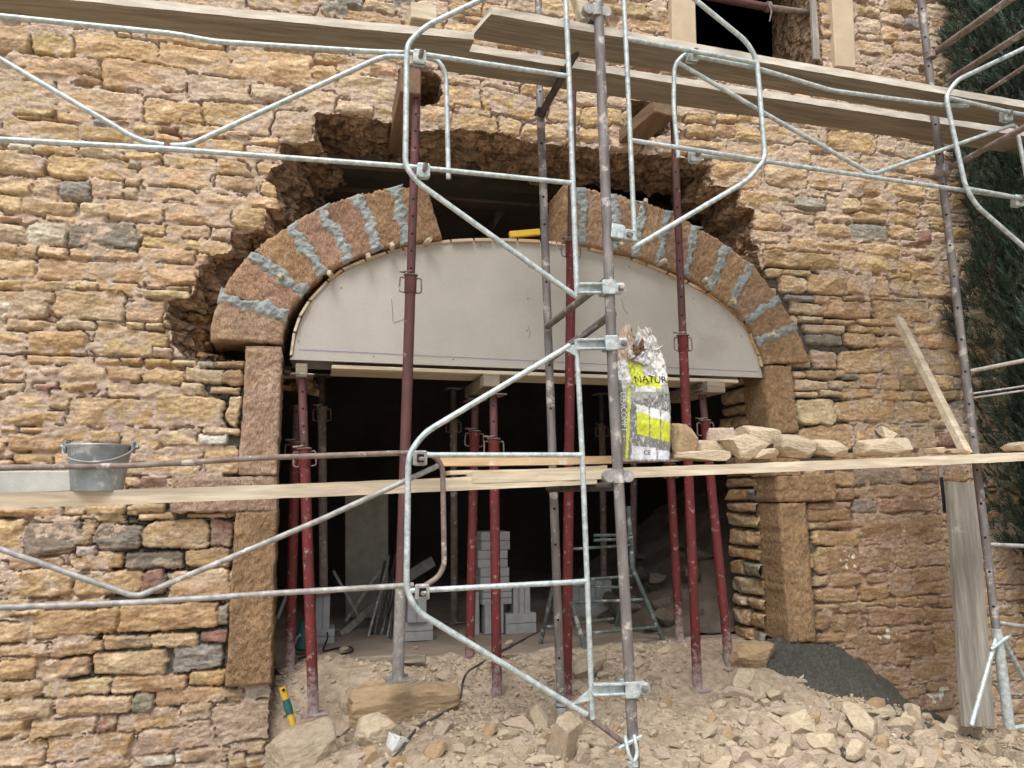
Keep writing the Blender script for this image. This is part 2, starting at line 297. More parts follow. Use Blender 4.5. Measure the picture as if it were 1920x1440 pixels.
# ------------------------------------------------------------------ relief painter (rubble walls)
PAL = dict(o=(.525, .375, .212), y=(.57, .465, .30), g=(.31, .305, .27), w=(.62, .59, .51), r=(.31, .18, .14), b=(.39, .28, .165), d=(.235, .21, .18), p=(.52, .405, .28))
class Relief:
    def __init__(s, u0, u1, v0, v1, du, seed=1):
        s.u = np.arange(u0, u1+du/2, du); s.v = np.arange(v0, v1+du/2, du); s.du = du
        s.U, s.V = np.meshgrid(s.u, s.v, indexing='ij'); s.rng = np.random.default_rng(seed)
        U, V = s.U, s.V
        s.wu = (fbm(U*14, V*14, 1, 3)-.5)*.030+(fbm(U*60, V*60, 4, 2)-.5)*.010
        s.wv = (fbm(U*11, V*14, 2, 3)-.5)*.026+(fbm(U*60, V*60, 5, 2)-.5)*.009
        s.H = -.003+(fbm(U*30, V*42, 3, 4)-.5)*.019+(fbm(U*5, V*5, 6, 2)-.5)*.018
        gap = sst(.60, .70, fbm(U*7, V*9, 0, 3)); s.H = s.H-gap*.035
        k = fbm(U*22, V*30, 2, 4)[..., None]
        s.C = np.array((.43, .33, .25))*(1-k)+np.array((.55, .44, .35))*k
        s.occ = np.zeros(U.shape, bool); s.dark = np.zeros(U.shape)
        s.fine = fbm(U*26, V*60, 3, 4); s.fine2 = fbm(U*90, V*120, 6, 3); s.cn = fbm(U*12, V*26, 5, 4); s.rust = fbm(U*9, V*14, 7, 4)
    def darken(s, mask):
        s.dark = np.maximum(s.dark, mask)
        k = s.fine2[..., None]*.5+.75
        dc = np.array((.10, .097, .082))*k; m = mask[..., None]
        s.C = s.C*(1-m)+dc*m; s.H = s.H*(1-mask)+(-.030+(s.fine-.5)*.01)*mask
    def stone(s, u0, u1, v0, v1, c='o', prot=None, rough=1., mul=(1, 1, 1)):
        r = s.rng; a, b = (u1-u0)/2, (v1-v0)/2
        if a < .008 or b < .006: return
        cu, cv = (u0+u1)/2, (v0+v1)/2; pad = .03
        i0, i1 = np.searchsorted(s.u, [u0-pad, u1+pad]); j0, j1 = np.searchsorted(s.v, [v0-pad, v1+pad])
        if i1-i0 < 3 or j1-j0 < 3: return
        sl_ = (slice(i0, i1), slice(j0, j1)); U, V = s.U[sl_], s.V[sl_]
        sc = min(1, b/.05)
        x = U-cu+s.wu[sl_]*sc; y = V-cv+s.wv[sl_]*sc
        # irregular quad: sloping top / bottom / sides
        tt, tb, tl, tr = r.normal(0, .10, 4); asp = b/a
        dt = y-b*(1-.06)-(x)*tt*asp; db = -y-b*(1-.06)+x*tb*asp; dr = x-a-y*tr*.6; dl = -x-a+y*tl*.6
        rad = min(a, b)*r.uniform(.25, .6)
        q1 = np.maximum(dt, db)+rad; q2 = np.maximum(dl, dr)+rad
        d = np.hypot(np.maximum(q1, 0), np.maximum(q2, 0))+np.minimum(np.maximum(q1, q2), 0)-rad
        for k in range(r.integers(0, 3)):       # knocked-off corners
            an = r.uniform(0, 2*math.pi); n_ = (math.cos(an), math.sin(an)); q = abs(n_[0])*a+abs(n_[1])*b
            d = np.maximum(d, x*n_[0]+y*n_[1]-q*r.uniform(.8, .97))
        ew = r.uniform(.005, .012)+.05*min(b, .06)
        prof = sst(0, ew, -d)**.7
        pr = r.uniform(.010, .023) if prot is None else prot
        fac = np.full(U.shape, pr+.012)
        for k in range(9):
            gx, gy = r.normal(0, .13), r.normal(0, .26); ox, oy = r.uniform(-a, a)*.7, r.uniform(-b, b)*.7
            fac = np.minimum(fac, pr+r.uniform(-.002, .012)+gx*(x-ox)+gy*(y-oy))
        fac = np.maximum(fac, pr*.1-.004)
        fac = fac+(s.fine[sl_]-.5)*.011*rough+(s.fine2[sl_]-.5)*.006*rough-np.maximum(0, .035-np.abs(s.fine[sl_]-.5))*.12
        h = -.022+(fac+.022)*prof
        ins = (d < 0) & (h > s.H[sl_])
        ring = (d > 0) & (d < .009) & (s.cn[sl_] > r.uniform(.40, .60)); H0 = s.H[sl_]; H0[ring] -= .024
        base = np.array(PAL[c])*r.uniform(.88, 1.12)*np.array([1, r.uniform(.96, 1.04), r.uniform(.9, 1.12)])*np.array(mul)
        cn = s.cn[sl_][..., None]; ru = sst(.5, .72, s.rust[sl_]+r.uniform(-.1, .08))[..., None]
        col = base*(.74+.52*cn); tint = np.array((.44, .285, .13)) if c in 'oypb' else np.array((.30, .24, .19))
        col = col*(1-.55*ru)+tint*.55*ru
        hi = sst(.6, .75, s.cn[sl_]+r.uniform(-.12, .06))[..., None]*.5
        col = col*(1-hi)+np.array((.64, .53, .38))*hi*(1 if c not in 'gd' else .7)+0*hi
        H = s.H[sl_]; H[ins] = h[ins]; C = s.C[sl_]; C[ins] = col[ins]
        s.occ[sl_] |= (d < .004)
    def fill(s, tries, wr, hr, block=None, maxov=.04):
        r = s.rng
        for _ in range(tries):
            w_ = r.uniform(*wr); h = r.uniform(*hr); cu = r.uniform(s.u[0], s.u[-1]); cv = r.uniform(s.v[0], s.v[-1])
            i0, i1 = np.searchsorted(s.u, [cu-w_/2, cu+w_/2]); j0, j1 = np.searchsorted(s.v, [cv-h/2, cv+h/2])
            if i1-i0 < 2 or j1-j0 < 2: continue
            if s.occ[i0:i1, j0:j1].mean() > maxov: continue
            s.stone(cu-w_/2, cu+w_/2, cv-h/2, cv+h/2, r.choice(list('ooooooypppbbgr')))
    def rows(s, hr=(.07, .15), wr=(.14, .42), gap=.012, maxov=.02, cols='oooooopybbp'):
        r = s.rng; v = s.v[0]
        while v < s.v[-1]:
            h = r.uniform(*hr); u = s.u[0]-r.uniform(0, .2)
            while u < s.u[-1]:
                w_ = r.uniform(*wr)*min(1, h/.09); hh = h*r.uniform(.82, 1); vv = v+r.uniform(0, h-hh)
                i0, i1 = np.searchsorted(s.u, [u, u+w_]); j0, j1 = np.searchsorted(s.v, [vv, vv+hh])
                if i1-i0 > 2 and j1-j0 > 2 and s.occ[i0:i1, j0:j1].mean() <= maxov:
                    s.stone(u, u+w_, vv, vv+hh, r.choice(list(cols)))
                    u += w_+gap
                else: u += .03 if s.occ[i0:i1, j0:j1].mean() > maxov else w_
            v += h+gap

# stones traced from the photograph: tile offset, then x0,y0,x1,y1[,colour] in 1/3 px
TR = {(0, 0): """740,-60,1380,15;1400,-60,1800,60;1820,10,1960,90,g;-20,130,165,290;185,185,405,310;425,200,895,350;900,255,1290,405;1305,280,1760,470;1765,370,1900,465;1770,300,1960,360;835,205,1250,245;
60,315,560,420,p;570,350,1050,500;1060,430,1405,570,p;1420,480,1640,570,p;1645,510,1960,610,p;-20,440,310,640,p;320,490,810,665,p;820,560,1135,700;1145,575,1520,745;1540,620,1760,800,b;
-20,330,55,390,p;-20,400,560,432,p;90,655,330,662;330,645,525,690;-20,672,440,790;460,720,740,795;530,672,640,712,g;650,680,740,730,r;755,690,900,750,y;905,710,990,745,r;1000,700,1260,765;870,760,1010,800;1100,780,1370,855;1410,770,1570,818;1380,825,1560,880,p;1270,740,1400,775,p;
50,815,180,852,w;190,820,430,870;440,830,700,910,y;705,850,900,920;910,880,1210,940;1220,900,1390,980;-20,855,235,980;270,890,800,1005;725,905,790,940,g;785,938,1170,1045;1215,990,1460,1070,b;1450,920,1580,985;
-20,1000,185,1090;185,1005,340,1110,p;345,1015,520,1125,g;520,1010,700,1110,p;705,1008,780,1035,p;705,1050,765,1115,y;795,1055,1110,1135;1120,1098,1390,1145;1390,1100,1570,1180;
-20,1095,115,1190;125,1125,430,1210;450,1135,600,1220,y;600,1125,925,1240;930,1150,1310,1270;1315,1165,1490,1295;-20,1215,105,1240;260,1212,420,1250;
-20,1255,155,1360,p;155,1250,370,1380,w;390,1250,785,1420,d;770,1260,940,1325;945,1265,1170,1335;1190,1290,1310,1340,p;795,1340,1290,1440;-20,1375,100,1450;105,1378,210,1450;215,1392,380,1450;390,1400,780,1450""",
(0, 480): """-20,10,200,115;210,30,805,150;815,45,1105,160;780,-40,1100,25;1110,-10,1160,40;-20,130,130,185;135,132,360,200,b;365,138,550,198,y;555,148,765,210;830,162,900,182;950,170,1060,188;800,192,1070,238,y;
-20,190,265,350,p;305,195,695,355,p;268,205,300,260,p;715,250,925,370;35,360,315,415;320,362,530,410,y;545,372,690,395,y;710,374,800,400,y;820,374,910,405,p;
-20,420,130,550;165,418,490,555;535,402,940,570;140,562,530,605;-20,562,130,620,p;0,620,130,700,b;220,625,330,665,p;370,615,595,695,y;605,622,800,700;690,575,790,612;540,582,670,612;815,578,955,620;805,642,1040,710;870,515,960,570,p;
1045,632,1255,710,p;1260,640,1360,720,b;970,588,1120,612,y;1210,592,1378,625,b;1258,495,1358,582,w;1120,592,1200,622,g;-20,718,130,755;195,722,335,758,r;335,712,540,765;610,718,1010,800,p;1020,712,1140,780,y;1170,735,1355,768,y;
45,782,310,850;290,762,460,860,y;-20,868,370,950;390,802,875,955;880,782,1250,955;1280,790,1345,950,y;120,968,290,990;680,972,885,1085;890,978,1130,1070,p;1120,1000,1290,1060,w;1145,965,1345,998,y;360,982,665,1045;50,1008,360,1095;-20,1030,25,1100;
70,1118,300,1170,b;710,1092,1120,1165;1155,1065,1340,1225;690,1180,1130,1230;-20,1150,60,1200;310,1110,660,1180;80,1190,640,1290;780,1240,945,1300,r;680,1250,770,1300,p;480,1400,720,1450;725,1395,925,1450;-20,1420,470,1450;-20,1310,300,1400;320,1300,700,1390;720,1310,920,1385""",
(0, 960): """-20,-20,340,22;780,12,980,42,p;1060,5,1295,30,y;460,20,700,60,b;-20,40,130,210;135,55,460,240,d;462,50,530,205,b;540,70,805,220,d;810,50,1170,210,p;1185,40,1310,215,r;
400,230,685,315;700,228,1015,328,d;1040,205,1290,310,b;430,195,540,240,w;-20,290,45,440,d;60,312,395,480;415,338,795,470;805,325,915,470,r;940,325,1300,490,p;50,262,350,308,b;
-20,630,165,740;60,555,220,580;180,545,670,700;675,518,1220,665;1230,525,1280,650,g;-20,500,160,545;240,500,640,540;575,698,835,768,p;845,685,1110,765,p;1138,672,1268,735,r;
-20,750,275,820;275,738,565,810;515,788,940,920,p;955,752,1240,895,g;-20,822,200,945;205,828,500,935,b;235,952,620,1040,y;630,922,1040,1015;1058,897,1262,982;-20,955,230,1055;1265,1000,1360,1075,p;1385,990,1520,1050,w;
315,1042,745,1140,p;755,1022,855,1130,g;875,995,1262,1092;1005,1087,1190,1168,y;-20,1062,295,1168,p;165,1172,540,1270,p;545,1152,660,1250,r;665,1132,1005,1238;-20,1182,130,1278;140,1275,250,1290;
1195,1065,1580,1300,p;780,1218,1195,1355,p;260,1255,760,1390;-20,1288,250,1435,p;1285,1300,1490,1360,p;800,1372,970,1425,w;985,1330,1280,1400,p;450,1400,730,1450,p;1380,1380,1480,1450,p;1290,1365,1380,1440;1500,1310,1640,1400,p""",
(640, 0): """-20,-20,120,30,g;130,10,300,65,p;-20,65,340,130;430,0,600,90,p;610,0,800,70;945,-40,1100,60;300,-60,420,80,g;1110,-40,1250,90;1600,10,1750,100,b;1720,0,1840,120,p;1620,110,1850,170;800,20,940,90;
-20,330,170,420,p;-20,425,320,555,p;160,360,310,415;510,480,790,610;620,440,780,480,p;790,470,1000,515,p;795,515,1100,650;180,565,450,705,p;450,600,620,715,p;610,640,880,742;890,655,1010,760;1015,692,1130,785;1150,700,1270,795;1175,580,1350,690;1355,610,1590,715;1350,725,1500,810;1505,720,1690,840,p;1630,750,1760,800,p;1770,775,1960,860;-20,572,170,640,p;640,610,860,640,p;1320,525,1500,590,p""",
(1280, 0): """980,30,1025,85,y;1028,45,1100,90,p;985,100,1115,190,p;985,195,1035,215,p;1040,198,1140,230,p;1125,150,1245,230;1000,240,1180,310,y;1255,105,1340,150,g;1200,240,1350,295;1010,315,1200,365;1215,310,1400,370,p;1390,330,1600,400,p;1390,210,1560,280,p;1390,30,1600,100,p;1150,0,1310,60,b;1400,110,1600,190,b;1115,70,1240,140,p;610,80,690,150,b;615,160,695,230,y;
20,640,190,690;30,700,180,760;200,640,310,680;315,650,440,690;200,700,290,770;295,705,440,800;470,705,620,800;630,720,760,800,p;830,740,1080,850;1100,775,1200,860,y;1250,810,1450,890,y;770,700,930,732,p;1210,760,1420,795,p;
-20,790,240,840;250,805,540,895;555,840,720,925;730,880,990,955;1010,880,1260,960,p;1280,900,1450,990;460,900,540,925,r;170,905,450,1060;470,930,700,1050,p;710,965,900,1060;910,990,1150,1080,p;1160,1020,1360,1110;1380,1060,1500,1130,p;
330,1080,540,1165;540,1090,630,1125,p;640,1110,800,1170,g;810,1110,1000,1180,p;1015,1120,1210,1190;1220,1140,1330,1210;1340,1150,1470,1215,p;410,1200,560,1290;565,1200,750,1255,p;755,1195,930,1240,p;750,1255,940,1330;945,1260,1160,1355,g;960,1200,1140,1245;1165,1200,1310,1260;1170,1270,1310,1340;1320,1290,1400,1370,r;1400,1230,1500,1290;1410,1300,1510,1370,p;
400,1300,600,1360,p;480,1380,600,1440;610,1345,760,1420;770,1365,980,1430;995,1370,1210,1440;1225,1395,1450,1440,p""",
(1280, 480): """465,-20,880,65,b;890,-20,1160,85;1165,10,1205,90,p;1210,20,1450,110;1460,30,1560,110,b;480,72,560,110,p;560,75,720,103,y;1165,95,1290,125;1295,105,1470,150;555,115,700,205,p;710,105,920,215;925,105,1160,220;1180,132,1320,220;1330,150,1560,230;
580,222,740,250,g;750,225,910,262;915,225,1020,250,b;1030,235,1420,262,b;615,262,790,325,p;795,252,1060,348;1070,255,1390,370;1395,270,1580,370;660,340,800,370,p;810,357,990,385,p;1000,352,1055,380;1060,355,1290,393;690,387,910,430,p;950,392,1120,430;1125,397,1300,445;1310,375,1450,445;1470,365,1590,440,b;
705,440,795,495,g;805,440,900,495,g;920,437,1090,510;1095,452,1330,520;1340,445,1580,525;735,530,875,630,p;890,525,1120,655;1125,530,1310,665;1350,530,1530,660;1535,570,1620,670,b;615,645,690,685,p;700,642,860,688,b;870,645,910,675,y;915,662,1000,690,g;1010,658,1100,740;1125,672,1215,755;1222,668,1320,755,b;1330,680,1400,745,b;1405,672,1530,750;1540,680,1620,760,d;
635,697,820,755,p;830,702,1010,745,p;640,765,760,790,y;780,757,900,785,y;905,747,1110,805;1120,757,1295,810;1300,760,1440,815,b;1445,757,1560,805,b;650,802,860,950,y;865,802,1190,935;1200,817,1380,930;1390,822,1520,910;1525,812,1620,935,d;665,953,960,1115;975,948,1120,1080;1125,950,1230,1020,p;1240,962,1430,1090;1400,925,1480,965,b;1440,990,1560,1070,r;
860,1215,975,1290;980,1200,1225,1285,g;1228,1195,1315,1280,p;1322,1210,1440,1270,g;1480,1200,1600,1270;875,1305,968,1370,b;972,1302,1075,1355,p;1085,1290,1440,1360,b;1100,1365,1440,1440,r;705,1388,945,1440,b;962,1370,1090,1440,g;1475,1285,1640,1400,b""",
(1280, 960): """705,-10,945,48,b;710,58,805,95,p;812,52,985,88,b;740,108,990,188;1000,40,1240,160,b;1250,20,1460,175,b;750,195,1000,350,b;1010,190,1200,330,b;1210,185,1470,305;1295,312,1480,388;745,362,820,415,p;838,352,1005,415;1045,347,1150,400,b;755,428,980,510;1000,412,1155,495;1162,348,1285,478;1305,392,1475,458;
750,525,880,550,y;890,512,1090,570,p;1098,487,1200,535,b;1208,482,1320,525;1335,472,1440,518,p;1452,482,1530,535,b;755,572,830,668,b;838,575,1020,690,b;1040,537,1350,638;1362,545,1530,618;1005,650,1160,690,b;1270,640,1480,668;768,682,900,735;912,687,1050,765,p;1055,692,1170,750;1180,672,1215,740;1220,682,1415,820,b;1422,660,1530,800;
685,757,820,795,y;828,757,910,790,y;870,765,1200,860;1210,825,1280,865,b;1065,872,1280,975;1290,830,1540,940;1225,982,1370,1048,p;1385,960,1540,1010;1335,1025,1520,1120,p;1150,980,1215,1020;1545,640,1640,760,b;1545,780,1640,900"""}
def pxbox(x0, y0, x1, y1, Y=0.):
    cx, cy = (x0+x1)/2, (y0+y1)/2; s_ = (cy-884)/(cx-6600); w_ = (x1-x0)/2
    a, b = P(x0, cy-s_*w_, Y), P(x1, cy+s_*w_, Y); c, d = P(cx, y0, Y), P(cx, y1, Y)
    return a[0], b[0], d[2], c[2]
def wpoly(pts, Y=0.): return [(P(x, y, Y)[0], P(x, y, Y)[2]) for x, y in pts]

CORNER = P(1885, 700)[0]
W = Relief(-2.15, CORNER, -.35, 5.6, .0062, 3)
blur = lambda pts, amp=.03: inpoly(W.U+(fbm(W.U*9, W.V*9, 3, 3)-.5)*amp*4, W.V+(fbm(W.U*9, W.V*9, 6, 3)-.5)*amp*4, wpoly(pts)).astype(float)
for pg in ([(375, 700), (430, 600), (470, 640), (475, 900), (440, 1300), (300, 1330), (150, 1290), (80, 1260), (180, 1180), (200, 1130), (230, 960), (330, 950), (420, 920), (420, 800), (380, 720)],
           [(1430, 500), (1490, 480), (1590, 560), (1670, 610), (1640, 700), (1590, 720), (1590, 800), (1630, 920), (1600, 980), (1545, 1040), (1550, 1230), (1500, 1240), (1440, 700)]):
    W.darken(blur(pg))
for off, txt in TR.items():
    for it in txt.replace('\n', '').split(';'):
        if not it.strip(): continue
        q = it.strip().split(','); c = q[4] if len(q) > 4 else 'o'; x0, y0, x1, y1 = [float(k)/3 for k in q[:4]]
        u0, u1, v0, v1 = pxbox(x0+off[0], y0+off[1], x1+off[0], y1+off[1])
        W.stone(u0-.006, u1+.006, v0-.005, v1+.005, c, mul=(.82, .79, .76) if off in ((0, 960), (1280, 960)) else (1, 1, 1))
W.rows(); W.rows((.05, .09), (.08, .25)); W.fill(1500, (.03, .10), (.018, .04), maxov=.06)
rbm = blur([(1475, 880), (1640, 860), (1800, 850), (1830, 1500), (1560, 1500), (1490, 1240), (1545, 1040)], .05)[..., None]*.8
W.H = W.H*(1-.6*rbm[..., 0])+.6*rbm[..., 0]*(.006+(fbm(W.U*24, W.V*40, 3, 4)-.5)*.012)
W.C = W.C*(1-rbm)+rbm*(W.C*np.array((.66, .60, .56))*.62+np.array((.34, .215, .13))*.38)
for px, py, rr in ((1592, 1052, .05), (1662, 1186, .05), (8, 575, .05), (1430, 160, .03), (1350, 880, .03), (480, 1030, .04), (320, 1080, .025), (330, 1415, .03), (100, 1100, .02), (1760, 1300, .05)):
    q_ = P(px, py, 0); k_ = (np.hypot(W.U-q_[0], W.V-q_[2]) < rr*1.6) & (fbm(W.U*28, W.V*28, 6, 3)+(.5-np.hypot(W.U-q_[0], W.V-q_[2])/rr*.22) > .92); W.C[k_] = (.66, .63, .54)
W.C = W.C*.89+W.C.mean(-1, keepdims=True)*.11
HOLE = wpoly([(500, 1480), (503, 1290), (508, 1000), (514, 720), (500, 672), (400, 678), (350, 670), (322, 650), (316, 612), (306, 600), (314, 563), (357, 556), (368, 533), (371, 497), (388, 492), (388, 477), (432, 472), (435, 432), (497, 431), (498, 392), (523, 390), (513, 350), (497, 335), (510, 316), (530, 306), (522, 290), (526, 267), (585, 264), (590, 210), (640, 212), (700, 222), (790, 243), (850, 240), (933, 247), (987, 263), (1073, 272), (1140, 280), (1273, 291), (1335, 308), (1333, 347), (1390, 353), (1388, 385), (1420, 393), (1412, 440), (1430, 500), (1448, 560), (1490, 650), (1470, 692), (1484, 1210), (1484, 1480)])
WINZ = P(1400, 118)[2]
wx0, wx1 = P(1300, 40)[0], P(1540, 60)[0]
NOTCH = [wpoly(q) for q in ([(745, 130), (800, 128), (832, 150), (828, 190), (795, 200), (748, 188)], [(1180, 186), (1262, 196), (1258, 252), (1210, 262), (1182, 250)])]
rag = (fbm(W.U*16, W.V*16, 2, 4)-.5)*.035, (fbm(W.U*16, W.V*16, 5, 4)-.5)*.035
hm = inpoly(W.U+rag[0], W.V+rag[1], HOLE) | ((W.U > wx0) & (W.U < wx1) & (W.V > WINZ) & (W.V < WINZ+1.5))
for q in NOTCH: hm |= inpoly(W.U+rag[0], W.V+rag[1], q)

house = thing('stone_house', 'old house of rough ochre rubble stone with an arch being rebuilt in its broken facade', 'building', (0, 0, 0))
def relief_mesh(R, hole, mapf, mat_, layers=None):
    nu, nv = R.U.shape; idx = np.arange(nu*nv).reshape(nu, nv)
    V = mapf(R.U, R.V, R.H).reshape(-1, 3); C = R.C.reshape(-1, 3)
    q = np.stack([idx[:-1, :-1], idx[1:, :-1], idx[1:, 1:], idx[:-1, 1:]], -1)
    cell = (hole[:-1, :-1] & hole[1:, 1:]) if hole is not None else np.zeros((nu-1, nv-1), bool)
    keep = ~cell; Q = q[keep]
    return V, C, Q, keep, idx
V, C, Q, keep, idx = relief_mesh(W, hm, lambda u, v, h: np.stack([u, -h, v], -1), M_RUB)
used = np.zeros(len(V), bool); used[Q.ravel()] = True; rm = -np.ones(len(V), int); rm[used] = np.arange(used.sum())
me = fastmesh('rubble_wall', V[used], rm[Q], M_RUB, C[used]); wall = link('rubble_wall', me, house)
# broken reveal: extrude the cell boundaries of the hole backwards
kp = np.pad(keep, 1, constant_values=True)
E = []
for (di, dj, a, b) in ((1, 0, (1, 0), (1, 1)), (-1, 0, (0, 1), (0, 0)), (0, 1, (1, 1), (0, 1)), (0, -1, (0, 0), (1, 0))):
    nb = kp[1+di:kp.shape[0]-1+di, 1+dj:kp.shape[1]-1+dj]
    ii, jj = np.where(keep & ~nb)
    E.append(np.stack([idx[ii+a[0], jj+a[1]], idx[ii+b[0], jj+b[1]]], -1))
E = np.concatenate(E); bv, inv = np.unique(E.ravel(), return_inverse=True); E = inv.reshape(-1, 2)
B = V[bv]; NL = 34; DEP = .60
cx, cz = 1.25, 2.0
ly = []; lc = []
uu, zz = B[:, 0], B[:, 2]
side = sst(1.2, 0.0, uu)*.5
isw = (zz > WINZ-.05) & (uu > wx0-.1) & (uu < wx1+.1)
isnotch = np.zeros(len(B), bool)
for q in NOTCH:
    qa = np.array(q); isnotch |= (uu > qa[:, 0].min()-.03) & (uu < qa[:, 0].max()+.03) & (zz > qa[:, 1].min()-.03) & (zz < qa[:, 1].max()+.03)
leftcav = (uu < .35) & (zz > 2.3) & (zz < 3.75) & ~isw & ~isnotch
for k in range(NL):
    f = k/(NL-1); y = B[:, 1]*(1-f)+f*DEP*np.where(isnotch, .7, 1)
    per = uu*7+zz*7; n1 = fbm(per*1.1+3, y*14+zz*9, 1, 4)-.5; n2 = fbm(uu*12+zz*17, y*17+uu*5, 4, 4)-.5
    amp = .20*sst(0, .25, f)*np.where(isw | isnotch, .15, 1)*np.where(zz < 2.25, .15, 1)
    x = uu+n1*amp+np.where(leftcav, .26*f*sst(.35, -.3, uu)**.5, 0); z = zz+n2*amp*.8-np.where(leftcav, .05*f, 0)
    ly.append(np.stack([x, y, z], -1))
    kk = fbm(per*2.2, y*9+zz*6, 5, 4)[:, None]; k2 = sst(.45, .6, fbm(per*1.3+9, y*6+zz*5, 2, 3))[:, None]
    lc.append((np.array((.29, .20, .135))*(1-kk)+np.array((.45, .34, .24))*kk)*(1-k2*.35)*(1-f*0)+0)
nb_ = len(B); RV = np.concatenate(ly); RC = np.concatenate(lc)
RQ = np.concatenate([np.stack([E[:, 1]+k*nb_, E[:, 0]+k*nb_, E[:, 0]+(k+1)*nb_, E[:, 1]+(k+1)*nb_], -1) for k in range(NL-1)])
me = fastmesh('broken_reveal', RV, RQ, M_REV, RC); link('broken_reveal', me, house)
# rubble core seen in the broken cavity left of the arch ring
CR = Relief(P(290, 600, .2)[0], P(640, 600, .2)[0], P(400, 700, .2)[2], P(500, 210, .2)[2], .009, 9)
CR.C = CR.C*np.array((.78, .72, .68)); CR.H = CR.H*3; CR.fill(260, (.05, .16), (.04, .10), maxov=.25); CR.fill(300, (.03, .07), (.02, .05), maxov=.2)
CR.H = CR.H*1.6+(fbm(CR.U*8, CR.V*8, 2, 3)-.5)*.14
edgeu = P(520, 400, .2)[0]
slope = np.interp(CR.V, [P(400, y, .2)[2] for y in (700, 640, 560, 480, 430, 380, 330, 280, 220)], [P(x, 500, .2)[0] for x in (440, 425, 412, 436, 470, 500, 520, 560, 590)])
ch = CR.U > slope+(fbm(CR.U*14, CR.V*14, 3, 3)-.5)*.10
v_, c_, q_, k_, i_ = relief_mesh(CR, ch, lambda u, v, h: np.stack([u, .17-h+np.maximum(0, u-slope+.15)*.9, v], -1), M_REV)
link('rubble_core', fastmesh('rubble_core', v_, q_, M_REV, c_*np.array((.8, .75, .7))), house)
# right-hand quoins inside the opening
JX = 2.90
zf = .45
QR = Relief(.19, .62, zf, P(1440, 700, .2)[2]+.1, .008, 12)
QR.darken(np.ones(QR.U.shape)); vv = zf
rg = np.random.default_rng(4)
while vv < QR.v[-1]:
    h = rg.uniform(.06, .13); sp = rg.uniform(.2, .62)
    if rg.random() < .6: QR.stone(.17, .60, vv, vv+h-.012, rg.choice(list('opb')), .03)
    else:
        QR.stone(.17, .19+sp*.4, vv, vv+h-.012, rg.choice(list('opgb')), .03); QR.stone(.20+sp*.4, .60, vv, vv+h-.012, rg.choice(list('opb')), .03)
    vv += h
v_, c_, q_, k_, i_ = relief_mesh(QR, None, lambda u, v, h: np.stack([JX+.045+(v-.6)*-.02-h+np.where(v < .6, 0, 0), u, v], -1), M_RUB)
link('opening_quoins', fastmesh('opening_quoins', v_, q_[:, ::-1], M_RUB, c_), house)

# ------------------------------------------------------------------ dressed stones
def dressed(name, quad, Yf, dep, parent, base=(.36, .235, .15), curve=None, n=(26, 26), seed=0, label=None, depvec=None, rough=1.):
    """quad px corners tl,tr,br,bl (on plane Yf) -> closed block with tooled front and sides"""
    rg = np.random.default_rng(seed); tl, tr_, br, bl = [P(x, y, Yf) for x, y in quad]
    def edge(a, b, n_): t = np.linspace(0, 1, n_)[:, None]; return a*(1-t)+b*t
    nx, nz = n; s_ = np.linspace(0, 1, nx)[:, None, None]; t_ = np.linspace(0, 1, nz)[None, :, None]
    top = tl*(1-s_)+tr_*s_; bot = bl*(1-s_)+br*s_
    if curve is not None: top = top+curve[0](s_); bot = bot+curve[1](s_)
    G = bot*(1-t_)+top*t_
    X, Z = G[..., 0], G[..., 2]
    se = np.minimum(np.minimum(s_, 1-s_)*(nx-1), np.minimum(t_, 1-t_)*(nz-1))[..., 0]
    jx = (fbm(X*22+seed, Z*22, 1, 3)-.5)*.016; jz = (fbm(X*22, Z*22+seed, 3, 3)-.5)*.016
    bnd = (se < 1)
    G[..., 0] += jx*bnd; G[..., 2] += jz*bnd
    ch = (np.sin((X*.8+Z*1.0)*260+fbm(X*30, Z*30, 2, 3)*22)*.5+.5)*.005
    rel = (fbm(X*55+seed, Z*55, 4, 3)-.5)*.018+ch*rough+(fbm(X*10, Z*10+seed, 6, 2)-.5)*.014
    G[..., 1] -= np.where(se < 1, -.008, rel*rough)
    nl = 10; rings = []
    V = [G.reshape(-1, 3)]; nidx = np.arange(nx*nz).reshape(nx, nz)
    per = np.concatenate([nidx[:, 0], nidx[-1, 1:], nidx[-2::-1, -1], nidx[0, -2:0:-1]])
    FQ = [np.stack([nidx[:-1, :-1], nidx[1:, :-1], nidx[1:, 1:], nidx[:-1, 1:]], -1).reshape(-1, 4)]
    base_ring = V[0][per]; m = len(per); off = nx*nz; prev = per; cen = base_ring.mean(0)
    dv = np.array([0, dep, 0]) if depvec is None else np.array(depvec)
    for k in range(1, nl+1):
        f = k/nl; R_ = base_ring+dv*f; R_[:, 1] += .0
        nn = (fbm(R_[:, 1]*50+seed, R_[:, 2]*50+R_[:, 0]*30, 2, 3)-.5)*.012
        dr = base_ring-cen; dr[:, 1] = 0; dr /= (np.linalg.norm(dr, axis=1)[:, None]+1e-9); R_ = R_+dr*nn[:, None]
        V.append(R_); cur = np.arange(m)+off; off += m
        FQ.append(np.stack([prev, cur, np.roll(cur, -1), np.roll(prev, -1)], -1)); prev = cur
    V = np.concatenate(V)
    k = fbm(V[:, 0]*13+seed, V[:, 2]*13+V[:, 1]*5, 5, 4)[:, None]; k2 = sst(.5, .7, fbm(V[:, 0]*8+seed*3, V[:, 2]*8, 1, 3))[:, None]
    b_ = np.array(base)*rg.uniform(.95, 1.1)*np.array([1.20, 1.27, 1.36]); col = b_*(.72+.56*k); col = col*(1-.35*k2)+np.array((.45, .30, .17))*.35*k2
    Qs = np.concatenate(FQ)
    me = fastmesh(name, V, Qs, M_DRE, col)
    # close the back
    o = link(name, me, parent)
    if label: o['label'] = label
    return o
